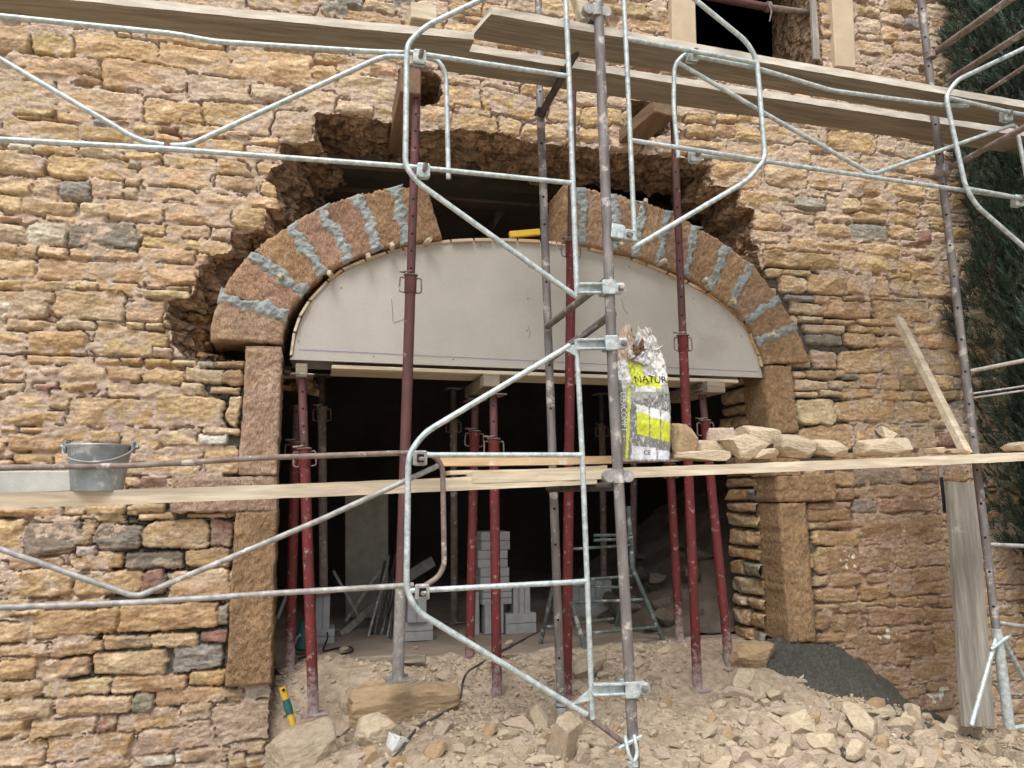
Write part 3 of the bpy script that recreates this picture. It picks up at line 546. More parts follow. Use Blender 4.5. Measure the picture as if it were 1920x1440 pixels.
BR = (.275, .178, .10); PK = (.37, .255, .18)
for i, (q, c, nn) in enumerate([
    ([(462, 648), (529, 650), (520, 892), (447, 890)], PK, (26, 70)),
    ([(322, 895), (521, 893), (519, 958), (317, 962)], PK, (60, 24)),
    ([(442, 960), (519, 958), (508, 1284), (422, 1289)], BR, (26, 80)),
    ([(1437, 684), (1484, 686), (1499, 812), (1443, 812)], BR, (20, 40)),
    ([(1443, 814), (1499, 814), (1503, 893), (1452, 893)], BR, (20, 30)),
    ([(1456, 893), (1566, 888), (1570, 938), (1460, 942)], BR, (36, 20)),
    ([(1462, 944), (1512, 942), (1532, 1204), (1480, 1206)], BR, (24, 80))]):
    dressed('jamb_stone', q, -.045, .27, house, c, n=nn, seed=i+1)

# arch ring -----------------------------------------------------------------
INN = [(541, 668), (545, 630), (560, 585), (590, 540), (640, 500), (705, 472), (780, 455), (850, 445), (900, 443), (1000, 445), (1060, 452), (1130, 465), (1200, 484), (1270, 514), (1330, 545), (1380, 582), (1412, 622), (1428, 662), (1434, 690)]
OUT = [(393, 640), (400, 600), (420, 545), (455, 490), (505, 442), (565, 405), (640, 374), (720, 354), (800, 347), (1028, 345), (1090, 352), (1160, 366), (1225, 384), (1290, 412), (1350, 446), (1405, 490), (1450, 545), (1488, 605), (1521, 684)]
def arc(L, x, k=0):
    a = np.array(L, float); return np.interp(x, a[:, k], a[:, 1-k])
def onlen(L, t):
    a = np.array(L, float); d = np.r_[0, np.cumsum(np.hypot(*np.diff(a, axis=0).T))]; d /= d[-1]
    return np.array([np.interp(t, d, a[:, 0]), np.interp(t, d, a[:, 1])])
# joints (outer px, inner px)
JL = [((393, 641), (530, 645)), ((412, 552), (540, 592)), ((471, 474), (573, 549)), ((545, 422), (607, 515)), ((604, 388), (657, 490)), ((668, 366), (715, 468)), ((738, 351), (770, 456)), ((803, 347), (832, 446))]
JR = [((1056, 346), (1058, 452)), ((1093, 352), (1092, 458)), ((1152, 364), (1148, 470)), ((1204, 378), (1193, 482)), ((1252, 395), (1236, 497)), ((1306, 424), (1286, 518)), ((1364, 462), (1330, 545)), ((1408, 494), (1370, 574)), ((1462, 560), (1398, 602)), ((1494, 612), (1418, 640)), ((1521, 683), (1437, 684))]
def subarc(L, p0, p1, n_):
    """points along polyline L between projections of p0,p1 (by nearest param)"""
    a = np.array(L, float); seg = np.hypot(*np.diff(a, axis=0).T); d = np.r_[0, np.cumsum(seg)]
    ts = np.linspace(0, d[-1], 2000); xs = np.interp(ts, d, a[:, 0]); ys = np.interp(ts, d, a[:, 1])
    i0 = np.argmin((xs-p0[0])**2+(ys-p0[1])**2); i1 = np.argmin((xs-p1[0])**2+(ys-p1[1])**2)
    t = np.linspace(ts[i0], ts[i1], n_); X = np.interp(t, d, a[:, 0]); Y_ = np.interp(t, d, a[:, 1])
    s_ = np.linspace(0, 1, n_); X += (1-s_)*(p0[0]-X[0])+s_*(p1[0]-X[-1]); Y_ += (1-s_)*(p0[1]-Y_[0])+s_*(p1[1]-Y_[-1])
    return X, Y_
YV = -.05
def voussoir(j0, j1, seed, col, shrink=.045):
    (o0, i0), (o1, i1) = j0, j1; o0, i0, o1, i1 = map(lambda p: np.array(p, float), (o0, i0, o1, i1))
    no, ni = o0+(o1-o0)*shrink, i0+(i1-i0)*shrink; po, pi_ = o1-(o1-o0)*shrink, i1-(i1-i0)*shrink
    n_ = (22, 30); xo, yo = subarc(OUT, no, po, n_[0]); xi, yi = subarc(INN, ni, pi_, n_[0])
    wj = np.random.default_rng(seed).normal(0, 1.2, n_[0]); yo = yo+wj
    T_ = np.array([P(a, b, YV) for a, b in zip(xo, yo)])[:, None, :]; Bt = np.array([P(a, b, YV) for a, b in zip(xi, yi)])[:, None, :]
    lin_t = T_[0]*(1-np.linspace(0, 1, n_[0])[:, None, None])+T_[-1]*np.linspace(0, 1, n_[0])[:, None, None]
    lin_b = Bt[0]*(1-np.linspace(0, 1, n_[0])[:, None, None])+Bt[-1]*np.linspace(0, 1, n_[0])[:, None, None]
    return dressed('voussoir', [(xo[0], yo[0]), (xo[-1], yo[-1]), (xi[-1], yi[-1]), (xi[0], yi[0])], YV, .34, house, col, curve=(lambda s_: T_-lin_t, lambda s_: Bt-lin_b), n=n_, seed=seed)
VC = [(.37, .25, .17), (.31, .19, .13), (.31, .19, .105), (.285, .175, .12), (.28, .168, .112), (.29, .18, .10), (.29, .178, .105)]
for i in range(7): voussoir(JL[i], JL[i+1], 20+i, VC[i])
for i in range(10): voussoir(JR[i], JR[i+1], 40+i, [(.295, .19, .11), (.285, .185, .118), (.27, .172, .105)][i % 3])
def mortar_joint(o, i_, wpx, seed, name='fresh_mortar', over=.008):
    rg = np.random.default_rng(seed); o, i_ = np.array(o, float), np.array(i_, float); d = i_-o; L = np.hypot(*d); d /= L; nrm = np.array([-d[1], d[0]])
    n1, n2 = 84, 19; t = np.linspace(-.01, 1.0, n1); s_ = np.linspace(-1, 1, n2)
    T_, S = np.meshgrid(t, s_, indexing='ij')
    wl = wpx*np.clip(.55+2.0*(fbm(t*7+seed, t*0+seed, 1, 4)-.3), .45, 1.6); wr = wpx*np.clip(.55+2.0*(fbm(t*7+seed+50, t*0, 2, 4)-.3), .45, 1.6)
    c = (fbm(t*4+seed, t*0+9, 3, 3)-.5)*wpx*1.2
    px = o[0]+d[0]*L*T_+nrm[0]*(c[:, None]+np.where(S < 0, S*wl[:, None], S*wr[:, None])); py = o[1]+d[1]*L*T_+nrm[1]*(c[:, None]+np.where(S < 0, S*wl[:, None], S*wr[:, None]))
    G = np.array([[P(px[a, b], py[a, b], YV) for b in range(n2)] for a in range(n1)])
    edge_ = np.minimum(1-np.abs(S), np.minimum(T_+.01, 1-T_)*12); h = .015*np.clip(edge_*1.7, 0, 1)**.6+(fbm(G[..., 0]*38, G[..., 2]*38, 4, 4)-.5)*.026*np.clip(edge_*3, 0, 1)
    G[..., 1] -= h-.003
    ix = np.arange(n1*n2).reshape(n1, n2); Q_ = np.stack([ix[:-1, :-1], ix[1:, :-1], ix[1:, 1:], ix[:-1, 1:]], -1).reshape(-1, 4)
    return link(name, fastmesh(name, G.reshape(-1, 3), Q_[:, ::-1], M_MOR), house)
for k, (o, i_) in enumerate(JL[1:7]): mortar_joint(o, i_, 14, 60+k)
for k, (o, i_) in enumerate(JR[1:10]): mortar_joint(o, i_, 10.5, 80+k)
# joint filling inside ring (dark bed behind faces)
mb = MB()
for jj in JL[1:7]+JR[1:10]:
    o, i_ = jj; d = np.array(i_, float)-np.array(o); d /= np.hypot(*d); n_ = np.array([-d[1], d[0]])*6
    c = [P(*(np.array(i_)-d*4-n_), YV+.012), P(*(np.array(i_)-d*4+n_), YV+.012), P(*(np.array(o)+d*4+n_), YV+.012), P(*(np.array(o)+d*4-n_), YV+.012)]
    mb.hexa([c[0], c[1], c[1]+[0, .3, 0], c[0]+[0, .3, 0], c[3], c[2], c[2]+[0, .3, 0], c[3]+[0, .3, 0]], 0, 0)
mb.build('joint_bed', M_MOR, house)
# left face of the right half (the end of the ring seen at the gap) – voussoir without neighbour is closed by its sides

# window surround ------------------------------------------------------------
def pxblock(mb, quad, Yf, dep, m=0, bev=.004, dv=None):
    c = [P(x, y, Yf) for x, y in quad]       # tl,tr,br,bl
    D = np.array([0, dep, 0]) if dv is None else np.array(dv)
    mb.hexa([c[3], c[2], c[2]+D, c[3]+D, c[0], c[1], c[1]+D, c[0]+D], m, bev); return mb
mb = MB(); pxblock(mb, [(1255, -260), (1297, -260), (1308, 120), (1262, 116)], -.05, .3, 0, .008); mb.build('window_jamb', M_LIME, house)
mb = MB(); pxblock(mb, [(1545, -260), (1588, -260), (1606, 128), (1568, 124)], -.05, .3, 0, .008); mb.build('window_jamb', M_LIME, house)
mb = MB(); pxblock(mb, [(1509, -260), (1528, -260), (1541, 112), (1527, 110)], .03, .03, 0, .004); pxblock(mb, [(1531, -260), (1540, -260), (1556, 113), (1545, 112)], .01, .04, 0, .004); mb.build('window_shuttering', M_WOODG, house)
# dark room behind the window, roof and return walls
def room(name, x0, x1, y0, y1, z0, z1, m, parent, faces='LRBTF'):
    mb = MB(); c = [(x0, y0, z0), (x1, y0, z0), (x1, y1, z0), (x0, y1, z0), (x0, y0, z1), (x1, y0, z1), (x1, y1, z1), (x0, y1, z1)]
    fs = dict(F=(0, 1, 2, 3), T=(4, 7, 6, 5), L=(0, 3, 7, 4), R=(1, 5, 6, 2), B=(3, 2, 6, 7)); mb.add(c, [fs[k] for k in faces], 0, False); return mb.build(name, m, parent)
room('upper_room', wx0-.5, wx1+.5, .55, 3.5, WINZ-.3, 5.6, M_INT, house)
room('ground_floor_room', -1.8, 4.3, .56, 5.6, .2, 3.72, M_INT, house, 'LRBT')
mb = MB(); mb.add([(-2.15, 0, 5.6), (CORNER, 0, 5.6), (CORNER, 6, 5.6), (-2.15, 6, 5.6)], [(0, 1, 2, 3)], 0, False); mb.build('roof', M_INT, house)
RT = Relief(-.02, 5.6, -.35, 5.6, .03, 15); RT.rows()
v_, c_, q_, k_, i_ = relief_mesh(RT, None, lambda u, v, h: np.stack([CORNER+h, u, v], -1), M_RUB)
link('side_wall', fastmesh('side_wall', v_, q_, M_RUB, c_), house)
# timber needles & lintel beams in the gap
mb = MB(); pxblock(mb, [(600, 312), (1075, 345), (1075, 392), (600, 356)], .75, .14); mb.build('ceiling_beam', M_DIM, house)
mb = MB(); pxblock(mb, [(935, 350), (962, 352), (955, 385), (925, 430)], .95, .8); mb.build('ceiling_beam', M_DIM, house)
# string course of rubble below right jamb
# ------------------------------------------------------------------ ground
cp = []
for px, py, Y in [(-300, 1600, 0), (0, 1575, 0), (300, 1540, 0), (470, 1470, 0), (545, 1400, 0), (620, 1345, 0), (700, 1335, 0), (850, 1315, 0), (930, 1300, 0), (1050, 1285, 0), (1200, 1270, 0), (1300, 1258, 0), (1390, 1232, 0), (1500, 1232, 0), (1580, 1246, 0), (1650, 1300, 0), (1750, 1352, 0), (1860, 1372, 0), (2050, 1395, 0),
                  (300, 1620, -.4), (540, 1440, -.4), (700, 1385, -.4), (900, 1340, -.4), (1050, 1362, -.4), (1200, 1345, -.4), (1400, 1318, -.4), (1500, 1310, -.4), (1600, 1330, -.4), (1800, 1378, -.4), (1950, 1400, -.4),
                  (300, 1720, -.8), (600, 1500, -.8), (900, 1430, -.8), (1200, 1425, -.8), (1500, 1405, -.8), (1700, 1425, -.8), (1900, 1440, -.8), (600, 1640, -1.3), (1000, 1570, -1.3), (1500, 1540, -1.3), (1900, 1530, -1.3)]:
    cp.append(P(px, py, Y))
for x in (-3, -1.5, 0, 1.5, 3, 4.5, 6): cp.append(np.array([x, -2.6, .05])); cp.append(np.array([x, -3.6, 0]))
for x in (-.1, .4, 1, 1.6, 2.2, 2.8):
    for y in (.12, .3, .5): cp.append(np.array([x, y, .575+.015*(y > .2)]))
for x in (-2.5, 4, 5.5, 7): cp.append(np.array([x, 1.2, .25]))
cp = np.array(cp)
def _U(r): return np.where(r > 1e-9, r*r*np.log(r+1e-12), 0)
K = _U(np.hypot(cp[:, None, 0]-cp[None, :, 0], cp[:, None, 1]-cp[None, :, 1]))+np.eye(len(cp))*.01
Pm = np.c_[np.ones(len(cp)), cp[:, :2]]; A = np.block([[K, Pm], [Pm.T, np.zeros((3, 3))]])
WT = np.linalg.solve(A, np.r_[cp[:, 2], 0, 0, 0])
def gz(x, y, detail=True):
    x = np.asarray(x, float); y = np.asarray(y, float); xc = np.clip(x, -3, 7); yc = np.clip(y, -3.8, 1.2); z = WT[-3]+WT[-2]*xc+WT[-1]*yc
    for i in range(len(cp)): z = z+WT[i]*_U(np.hypot(xc-cp[i, 0], yc-cp[i, 1]))
    if detail: z = z+(fbm(x*3, y*3, 1, 3)-.5)*.05+(fbm(x*14, y*14, 3, 4)-.5)*.045
    return z
def ground_hit(px, py):
    r = ray(px, py); t = np.linspace(2.2, 9, 1400); Q_ = CAM[None]+r[None]*t[:, None]; z = gz(Q_[:, 0], Q_[:, 1])
    k = np.where(Q_[:, 2] < z)[0]
    return Q_[k[0]] if len(k) else None
dense = lambda a, b, s_, lo, hi: np.r_[np.linspace(lo, a, 14)[:-1], np.arange(a, b, s_), np.linspace(b, hi, 14)]
gx = dense(-2.2, 5.6, .016, -60, 60); gy = dense(-2.6, .48, .016, -60, 60)
GX, GY = np.meshgrid(gx, gy, indexing='ij'); GZ = gz(GX, GY)
GZ = np.where((GY > .45) & (GX > -2) & (GX < 4.4), np.minimum(GZ, .52), GZ)
far = sst(7, 12, np.hypot(GX-1.5, GY)); GZ = GZ*(1-far)
sandm = sst(.0, .12, .42-np.hypot((GX-P(1560, 1262, -.1)[0])/1.55, (GY+.12)/.75)*.62+(fbm(GX*6, GY*6, 2, 3)-.5)*.22)
kk = fbm(GX*4, GY*4, 5, 4)[..., None]; kf = fbm(GX*30, GY*30, 2, 3)[..., None]
GC = np.array((.37, .295, .22))*(1-kk)+np.array((.51, .43, .335))*kk; GC = GC*(.75+.5*kf)
ix = np.arange(GX.size).reshape(GX.shape); Q = np.stack([ix[:-1, :-1], ix[1:, :-1], ix[1:, 1:], ix[:-1, 1:]], -1).reshape(-1, 4)
g = link('ground', fastmesh('ground', np.stack([GX, GY, GZ], -1).reshape(-1, 3), Q, M_DIRT, GC.reshape(-1, 3))); g['kind'] = 'structure'
# interior floor
FZ = .585
fx = np.arange(-1.7, 4.3, .03); fy = np.r_[np.arange(.40, 2.2, .03), np.linspace(2.25, 5.6, 20)]; FX, FY = np.meshgrid(fx, fy, indexing='ij')
fz = FZ+(fbm(FX*5, FY*5, 2, 4)-.5)*.03+(fbm(FX*25, FY*25, 4, 3)-.5)*.008
ix = np.arange(FX.size).reshape(FX.shape); Q = np.stack([ix[:-1, :-1], ix[1:, :-1], ix[1:, 1:], ix[:-1, 1:]], -1).reshape(-1, 4)
g = link('floor', fastmesh('floor', np.stack([FX, FY, fz], -1).reshape(-1, 3), Q, M_FLOOR)); g['kind'] = 'structure'
# dark sand heap: its own raised sheet on the ground
sx = np.arange(1.9, 5.0, .012); sy = np.arange(-1.0, .05, .012); SX, SY = np.meshgrid(sx, sy, indexing='ij')
ctr = [(1400, 1240), (1500, 1232), (1600, 1262), (1700, 1325), (1800, 1358), (1880, 1385)]
wid = [.10, .34, .34, .15, .07, .03]; cxs = [P(a, b, -.05)[0] for a, b in ctr]
wd = np.interp(SX, cxs, wid, left=.0, right=.0); dd = (-SY)/(wd+1e-3)
hgt = .10*sst(0, .3, wd)*sst(1.15, 0, dd)+.03*sst(1.2, .8, dd)-.02+(fbm(SX*10, SY*10, 3, 5)-.5)*.10+(fbm(SX*45, SY*45, 5, 3)-.5)*.035
hgt = np.where(wd < .03, -.05, hgt)
SZ = gz(SX, SY)+hgt; cov = hgt > .004
ix = np.arange(SX.size).reshape(SX.shape); kq = cov[:-1, :-1] | cov[1:, 1:]; Q = np.stack([ix[:-1, :-1], ix[1:, :-1], ix[1:, 1:], ix[:-1, 1:]], -1)[kq]
g = link('sand_heap', fastmesh('sand_heap', np.stack([SX, SY, SZ], -1).reshape(-1, 3), Q, M_SAND))
tag(g, 'heap of dark grey mortar sand spilled along the foot of the wall', 'sand heap')
# clear unused vertices is unnecessary

# ------------------------------------------------------------------ rocks
import bmesh
def ico(n_):
    bm = bmesh.new(); bmesh.ops.create_icosphere(bm, subdivisions=n_, radius=1)
    v = np.array([q.co[:] for q in bm.verts]); f = np.array([[q.index for q in t.verts] for t in bm.faces]); bm.free(); return v, f
ICO = {k: ico(k) for k in (1, 2, 3, 4, 5)}
def rockverts(seed, lvl=4, cuts=11, rough=.06, boxy=0):
    rg = np.random.default_rng(seed); v, f = ICO[lvl]; v = v.copy()*1.25
    if boxy: v = v/(np.abs(v)**boxy).sum(1)[:, None]**(1/boxy)*.86
    for k in range(cuts):
        n_ = _n(rg.normal(size=3)*[1, 1, 1.2]); d = rg.uniform(.5, .85) if not boxy else rg.uniform(.74, 1.08); q = v@n_-d; v -= np.maximum(q, 0)[:, None]*n_
    a = fbm(v[:, 0]*2.5+seed, v[:, 1]*2.5+v[:, 2], 1, 3); b = fbm(v[:, 2]*7+seed, v[:, 1]*7-v[:, 0]*5, 3, 3)
    v *= (1+(a-.5)*rough*2+(b-.5)*rough)[:, None]; lo, hi = v.min(0), v.max(0); return (v-(lo+hi)/2)/(hi-lo), f
ROCKPOOL = [fastmesh('rubble_stone', *rockverts(100+i, 4, 14, .035), M_ROCKS[i % 4], smooth=False) for i in range(28)]
NR = [0]
def rock(center, size, rot=None, label=None, group=None, pool=None, name='rubble_stone', cat='stone', rz=None):
    rg = RNG; i = NR[0]; NR[0] += 1
    me = ROCKPOOL[rg.integers(7)*4+rg.choice([0, 0, 0, 1, 1, 1, 2, 2, 2, 3])] if pool is None else pool
    o = bpy.data.objects.new(name, me); SC.collection.objects.link(o); o.location = tuple(center); o.scale = tuple(size)
    o.rotation_euler = rot if rot is not None else (rg.uniform(-.5, .5), rg.uniform(-.5, .5), rg.uniform(-.4, .4))
    LOC[o] = np.array(center); tag(o, label, cat, group); return o
def pxrock(x0, y0, x1, y1, label=None, group=None, name='rubble_stone', mi=None, own=False, boxy=0, Y=None, thick=.7, tilt=None, embed=.22):
    cx_, by = (x0+x1)/2, y1-(y1-y0)*.12
    h = ground_hit(cx_, by) if Y is None else P(cx_, by, Y)
    if h is None: return None
    d = depth(h); W_ = (x1-x0)*d/F0; H_ = (y1-y0)*d/F0
    m = ROCKPOOL[(RNG.integers(7))*4+mi] if mi is not None else None
    if own: m = fastmesh(name, *rockverts(int(x0*7+y0), 5, 15, .035 if not boxy else .09, boxy), M_ROCKS[mi or 0], smooth=False)
    th = thick*min(W_, H_*1.5)
    c = h+np.array([0, th*.3, H_*.5-H_*embed])
    r = tilt if tilt is not None else (RNG.uniform(-.25, .25), RNG.uniform(-.3, .3), RNG.uniform(-.3, .3))
    return rock(c, (W_*1.14, max(th, .03), H_*1.2), r, label, group, m, name)
G1 = 'broken rubble stones scattered over the dusty heap'; L1 = 'broken buff rubble stone lying in the dusty heap in front of the arch'
for s_ in """470,1000,600,1075;245,995,440,1060;490,1095,615,1175;590,1130,760,1270;700,1120,810,1210;870,1175,955,1290;1010,1050,1160,1110;1050,1100,1215,1180;1090,1170,1150,1265;1285,1085,1400,1250;455,1200,620,1310;480,1310,640,1400;730,1250,890,1365;690,1350,830,1430;910,1290,1040,1430;1030,1350,1130,1450;1125,1400,1300,1480;1310,1220,1470,1370;1500,1160,1650,1265;1420,1200,1540,1280;1690,1280,1790,1380;120,1330,200,1440;260,1325,400,1425;270,1110,350,1180;360,1125,460,1220;580,1190,660,1250;630,1280,720,1350;1080,1260,1180,1340;1240,1340,1350,1420;1480,1290,1580,1370;1590,1330,1680,1410;1400,1380,1500,1440;860,1390,960,1460;540,1400,680,1470;1180,1220,1260,1290;960,1240,1010,1290;1640,1200,1700,1290;390,1080,450,1120;140,1130,200,1190;10,1390,110,1450;210,1060,270,1100;610,940,710,975;330,1050,400,1110;1760,1390,1860,1440;1100,1120,1230,1180;1450,1350,1560,1430;1560,1380,1640,1440;300,1420,420,1470""".replace('\n', '').split(';'):
    a = [float(k)/3 for k in s_.split(',')]; pxrock(a[0]+1280, a[1]+960, a[2]+1280, a[3]+960, L1, G1)
for s_ in """920,1150,1080,1235;1075,1085,1170,1225;670,1235,750,1330;480,1310,600,1385;950,1310,1090,1370;1040,1375,1200,1440;1330,1300,1400,1440;0,1370,150,1440;1280,950,1380,1010;540,880,630,960;820,1170,870,1260;1120,1250,1190,1300;840,1400,930,1450;620,1310,700,1370;1400,1330,1480,1400;740,1380,850,1440;20,1220,90,1290;1300,1120,1360,1200;0,1000,70,1150;1440,900,1550,950;1640,830,1740,880;1700,900,1800,960;1760,760,1900,800;1250,1060,1330,1100""".replace('\n', '').split(';'):
    a = [float(k)/3 for k in s_.split(',')]; pxrock(a[0]+640, a[1]+960, a[2]+640, a[3]+960, L1, G1)
pxrock(1030, 1342, 1090, 1438, 'tall pale pointed stone standing on edge beside the foot of the main scaffold tube', mi=0, thick=.7, tilt=(0.2, -.15, .5))
pxrock(1592, 1320, 1652, 1384, 'large pale angular stone slab tipped up in the middle of the right-hand rubble', own=True, mi=1, tilt=(-.4, .2, .1))
pxrock(512, 1368, 622, 1448, 'big square-cut buff block half buried below the yellow handle', own=True, boxy=9, mi=0, thick=.8, tilt=(-.35, -.12, .35))
pxrock(668, 1288, 852, 1352, 'long split ochre sandstone block lying below the left side of the opening', own=True, boxy=7, mi=3, thick=.8, tilt=(.05, -.03, .02))
pxrock(640, 1292, 672, 1345, 'small broken end stone butting the long ochre block in the doorway', mi=0)
pxrock(668, 1276, 762, 1300, 'thin flat ochre slab lying on top of the long ochre block', mi=3, tilt=(0, -.05, 0))
pxrock(672, 1345, 748, 1402, 'yellowish blocky stone lying below the long ochre block', own=True, boxy=5, mi=1, tilt=(.2, .2, .3))
pxrock(1072, 1232, 1138, 1282, 'dark crusted lump of rubble on the floor between the props', mi=0)
pxrock(1374, 1208, 1462, 1246, 'squared ochre footing stone at the foot of the right jamb', own=True, boxy=6, mi=3, Y=-.12, thick=.9, tilt=(0, 0, .05))
pxrock(1372, 1255, 1425, 1300, 'pale splintered stone leaning beside the last red prop', mi=1)
# stones resting on the sand
for a in ((1484, 1262, 1518, 1276), (1558, 1270, 1588, 1285), (1600, 1276, 1622, 1288), (1540, 1243, 1576, 1250)): pxrock(*a, 'small stone lying on the dark sand heap', 'small stones on the dark sand')
# smaller loose stones, individuals
cnt = 0
while cnt < 185:
    px, py = RNG.uniform(540, 1930), RNG.uniform(1255, 1470); s_ = RNG.uniform(9, 20)+RNG.random()**3*26
    if (py < 1345 and RNG.random() < (.8 if px < 1300 else .35)) or (px < 1150 and RNG.random() < .4): continue
    if 1420 < px < 1680 and py < 1290: continue
    if pxrock(px, py, px+s_*RNG.uniform(1, 1.6), py+s_, 'small chip of broken stone on the dusty heap', 'small stone chips on the dusty heap', name='stone_chip', embed=.25): cnt += 1
# gravel
rv, rf = ICO[1]; VV, FF = [], []; n0 = 0; n_p = 13000
gxp = RNG.uniform(-.9, 5.4, n_p); gyp = -np.abs(RNG.normal(0, .75, n_p))+.35; gyp = np.where(gyp < -2, -1, gyp)
dens = fbm(gxp*2, gyp*2, 2, 3); ok = (dens+RNG.uniform(-.2, .2, n_p)) > .42
gxp, gyp = gxp[ok], gyp[ok]; gzp = gz(gxp, gyp)
for x, y, z in zip(gxp, gyp, gzp):
    s_ = RNG.uniform(.004, .013)*(1+RNG.random()**4*1.6); v = rv*RNG.uniform(.5, 1.1, (len(rv), 1))*[s_, s_*RNG.uniform(.6, 1), s_*RNG.uniform(.5, .9)]
    an = RNG.uniform(0, 6.3); c_, s2 = math.cos(an), math.sin(an); v = np.stack([v[:, 0]*c_-v[:, 1]*s2, v[:, 0]*s2+v[:, 1]*c_, v[:, 2]], -1)
    VV.append(v+[x, y, z+s_*.3]); FF.append(rf+n0); n0 += len(rv)
g = link('gravel', fastmesh('gravel', np.concatenate(VV), np.concatenate(FF), M_ROCKS[0], smooth=False)); tag(g, 'loose gravel and crumbled mortar strewn over the dusty heap', 'gravel', kind='stuff')
# rubble heap inside, right side
DIMP = [fastmesh('rubble_stone', *rockverts(300+i, 4, 14, .035), M_SHADERUB, smooth=False) for i in range(6)]
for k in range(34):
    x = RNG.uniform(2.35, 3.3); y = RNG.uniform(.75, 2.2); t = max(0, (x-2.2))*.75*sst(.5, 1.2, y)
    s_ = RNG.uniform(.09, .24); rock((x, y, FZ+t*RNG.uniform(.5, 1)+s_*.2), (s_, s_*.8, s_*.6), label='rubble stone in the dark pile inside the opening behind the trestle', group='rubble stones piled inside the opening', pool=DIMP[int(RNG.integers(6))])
mb = MB()
hx = np.linspace(2.1, 4.2, 30); hy = np.linspace(.6, 3.0, 30); HX, HY = np.meshgrid(hx, hy, indexing='ij')
HZ = FZ-.05+np.maximum(0, HX-2.2)*.75*sst(.45, 1.2, HY)*.9+(fbm(HX*5, HY*5, 2, 3)-.5)*.15
ix = np.arange(900).reshape(30, 30); Q = np.stack([ix[:-1, :-1], ix[1:, :-1], ix[1:, 1:], ix[:-1, 1:]], -1).reshape(-1, 4)
g = link('rubble_heap', fastmesh('rubble_heap', np.stack([HX, HY, HZ], -1).reshape(-1, 3), Q, M_SHADERUB)); tag(g, 'sloping heap of earth and rubble inside the right end of the room', 'rubble heap')

# ------------------------------------------------------------------ arch centering (formwork)
ct = thing('arch_centering', 'arched formwork of grey board on timber bearers holding up the new stone arch', 'formwork', P(990, 700, 0))
aa = [(541, 672)]+INN[1:-1]+[(1431, 708)]
def panel(Yf, th, name, m):
    a = np.array(INN, float); n_ = 60; d = np.r_[0, np.cumsum(np.hypot(*np.diff(a, axis=0).T))]; t = np.linspace(0, d[-1], n_)
    X = np.interp(t, d, a[:, 0]); Y_ = np.interp(t, d, a[:, 1])
    # smooth
    for _ in range(3): X[1:-1] = (X[:-2]+2*X[1:-1]+X[2:])/4; Y_[1:-1] = (Y_[:-2]+2*Y_[1:-1]+Y_[2:])/4
    cxp, cyp = 988, 640; X = cxp+(X-cxp)*.982; Y_ = cyp+(Y_-cyp)*.955
    pts = [(543, 674)]+list(zip(X, Y_))+[(1430, 708)]; pts = [(x, min(y, 674+(x-543)*.0384)) for x, y in pts]
    f3 = np.array([P(x, y, 0) for x, y in pts]); f3[:, 1] = Yf; b3 = f3.copy(); b3[:, 1] = Yf+th; n2 = len(f3)
    mb = MB(); mb.add(np.r_[f3, b3], [list(range(n2))[::-1], [i+n2 for i in range(n2)]]+[(i, (i+1) % n2, (i+1) % n2+n2, i+n2) for i in range(n2)], 0, False)
    return mb.build(name, m, ct), pts
panel(.0, .022, 'front_panel', M_PANEL); _, pp = panel(.30, .022, 'rear_panel', M_PANEL)
# chalk line
mb = MB(); a, b = P(560, 655, -.003), P(1425, 697, -.003); mb.tube([a, b], .0012, 0, 6); mb.build('chalk_line', M_BLUE, ct)
mb = MB()
for x, y in ((560, 640), (640, 540), (760, 478), (900, 460), (1050, 468), (1180, 500), (1300, 560), (1390, 630), (700, 668), (850, 674), (1000, 681), (1150, 688), (1290, 694), (990, 560), (988, 620), (992, 500)):
    p_ = P(x, y, -.001); mb.tube([p_, p_+[0, -.002, 0]], .0038, 0, 8)
mb.build('screw', M_DARK, ct)
mb = MB()
for q in ([(734, 560), (736, 580), (737, 606), (748, 602), (761, 596)], [(1165, 560), (1170, 580), (1178, 590)], [(990, 612), (995, 625), (991, 634)]): mb.tube(fillet([P(x, y, -.002) for x, y in q], .02), .0009, 0, 5)
mb.build('pencil_mark', M_DARK, ct)
# lagging slats bent round the curve
rgp = np.random.default_rng(5); a = np.array(INN, float); d = np.r_[0, np.cumsum(np.hypot(*np.diff(a, axis=0).T))]; t = 0
while t < d[-1]-8:
    L = rgp.uniform(24, 52); t1 = min(t+L, d[-1]); q = []
    for tt in (t+1.5, t1-1.5):
        x, y = np.interp(tt, d, a[:, 0]), np.interp(tt, d, a[:, 1]); q.append(((988+(x-988)*.996, 640+(y-640)*.985), (988+(x-988)*.984, 640+(y-640)*.957)))
    mb = MB(); yf = -.028+rgp.uniform(0, .02); c = [P(*q[0][1], yf), P(*q[1][1], yf), P(*q[1][0], yf), P(*q[0][0], yf)]
    D = np.array([0, .36, 0]); mb.hexa([c[0], c[1], c[1]+D, c[0]+D, c[3], c[2], c[2]+D, c[3]+D], 0, .002)
    mb.build('lagging_slat', M_WOODP if rgp.random() < .6 else M_WOOD, ct); t = t1
# wedges / pegs
for k, (x, y) in enumerate([(527, 520), (735, 463), (802, 452), (1320, 527), (1372, 566), (1442, 630), (1208, 382), (620, 515), (690, 480), (1165, 463), (1240, 492)]):
    p = P(x, y, -.06); mb = MB(); mb.box(p, (.024, .09, .028), rotm(rgp.uniform(-.3, .3), rgp.uniform(-.6, .6), rgp.uniform(-.3, .3)), 0, .003); mb.build('wedge', M_WOODP, ct)
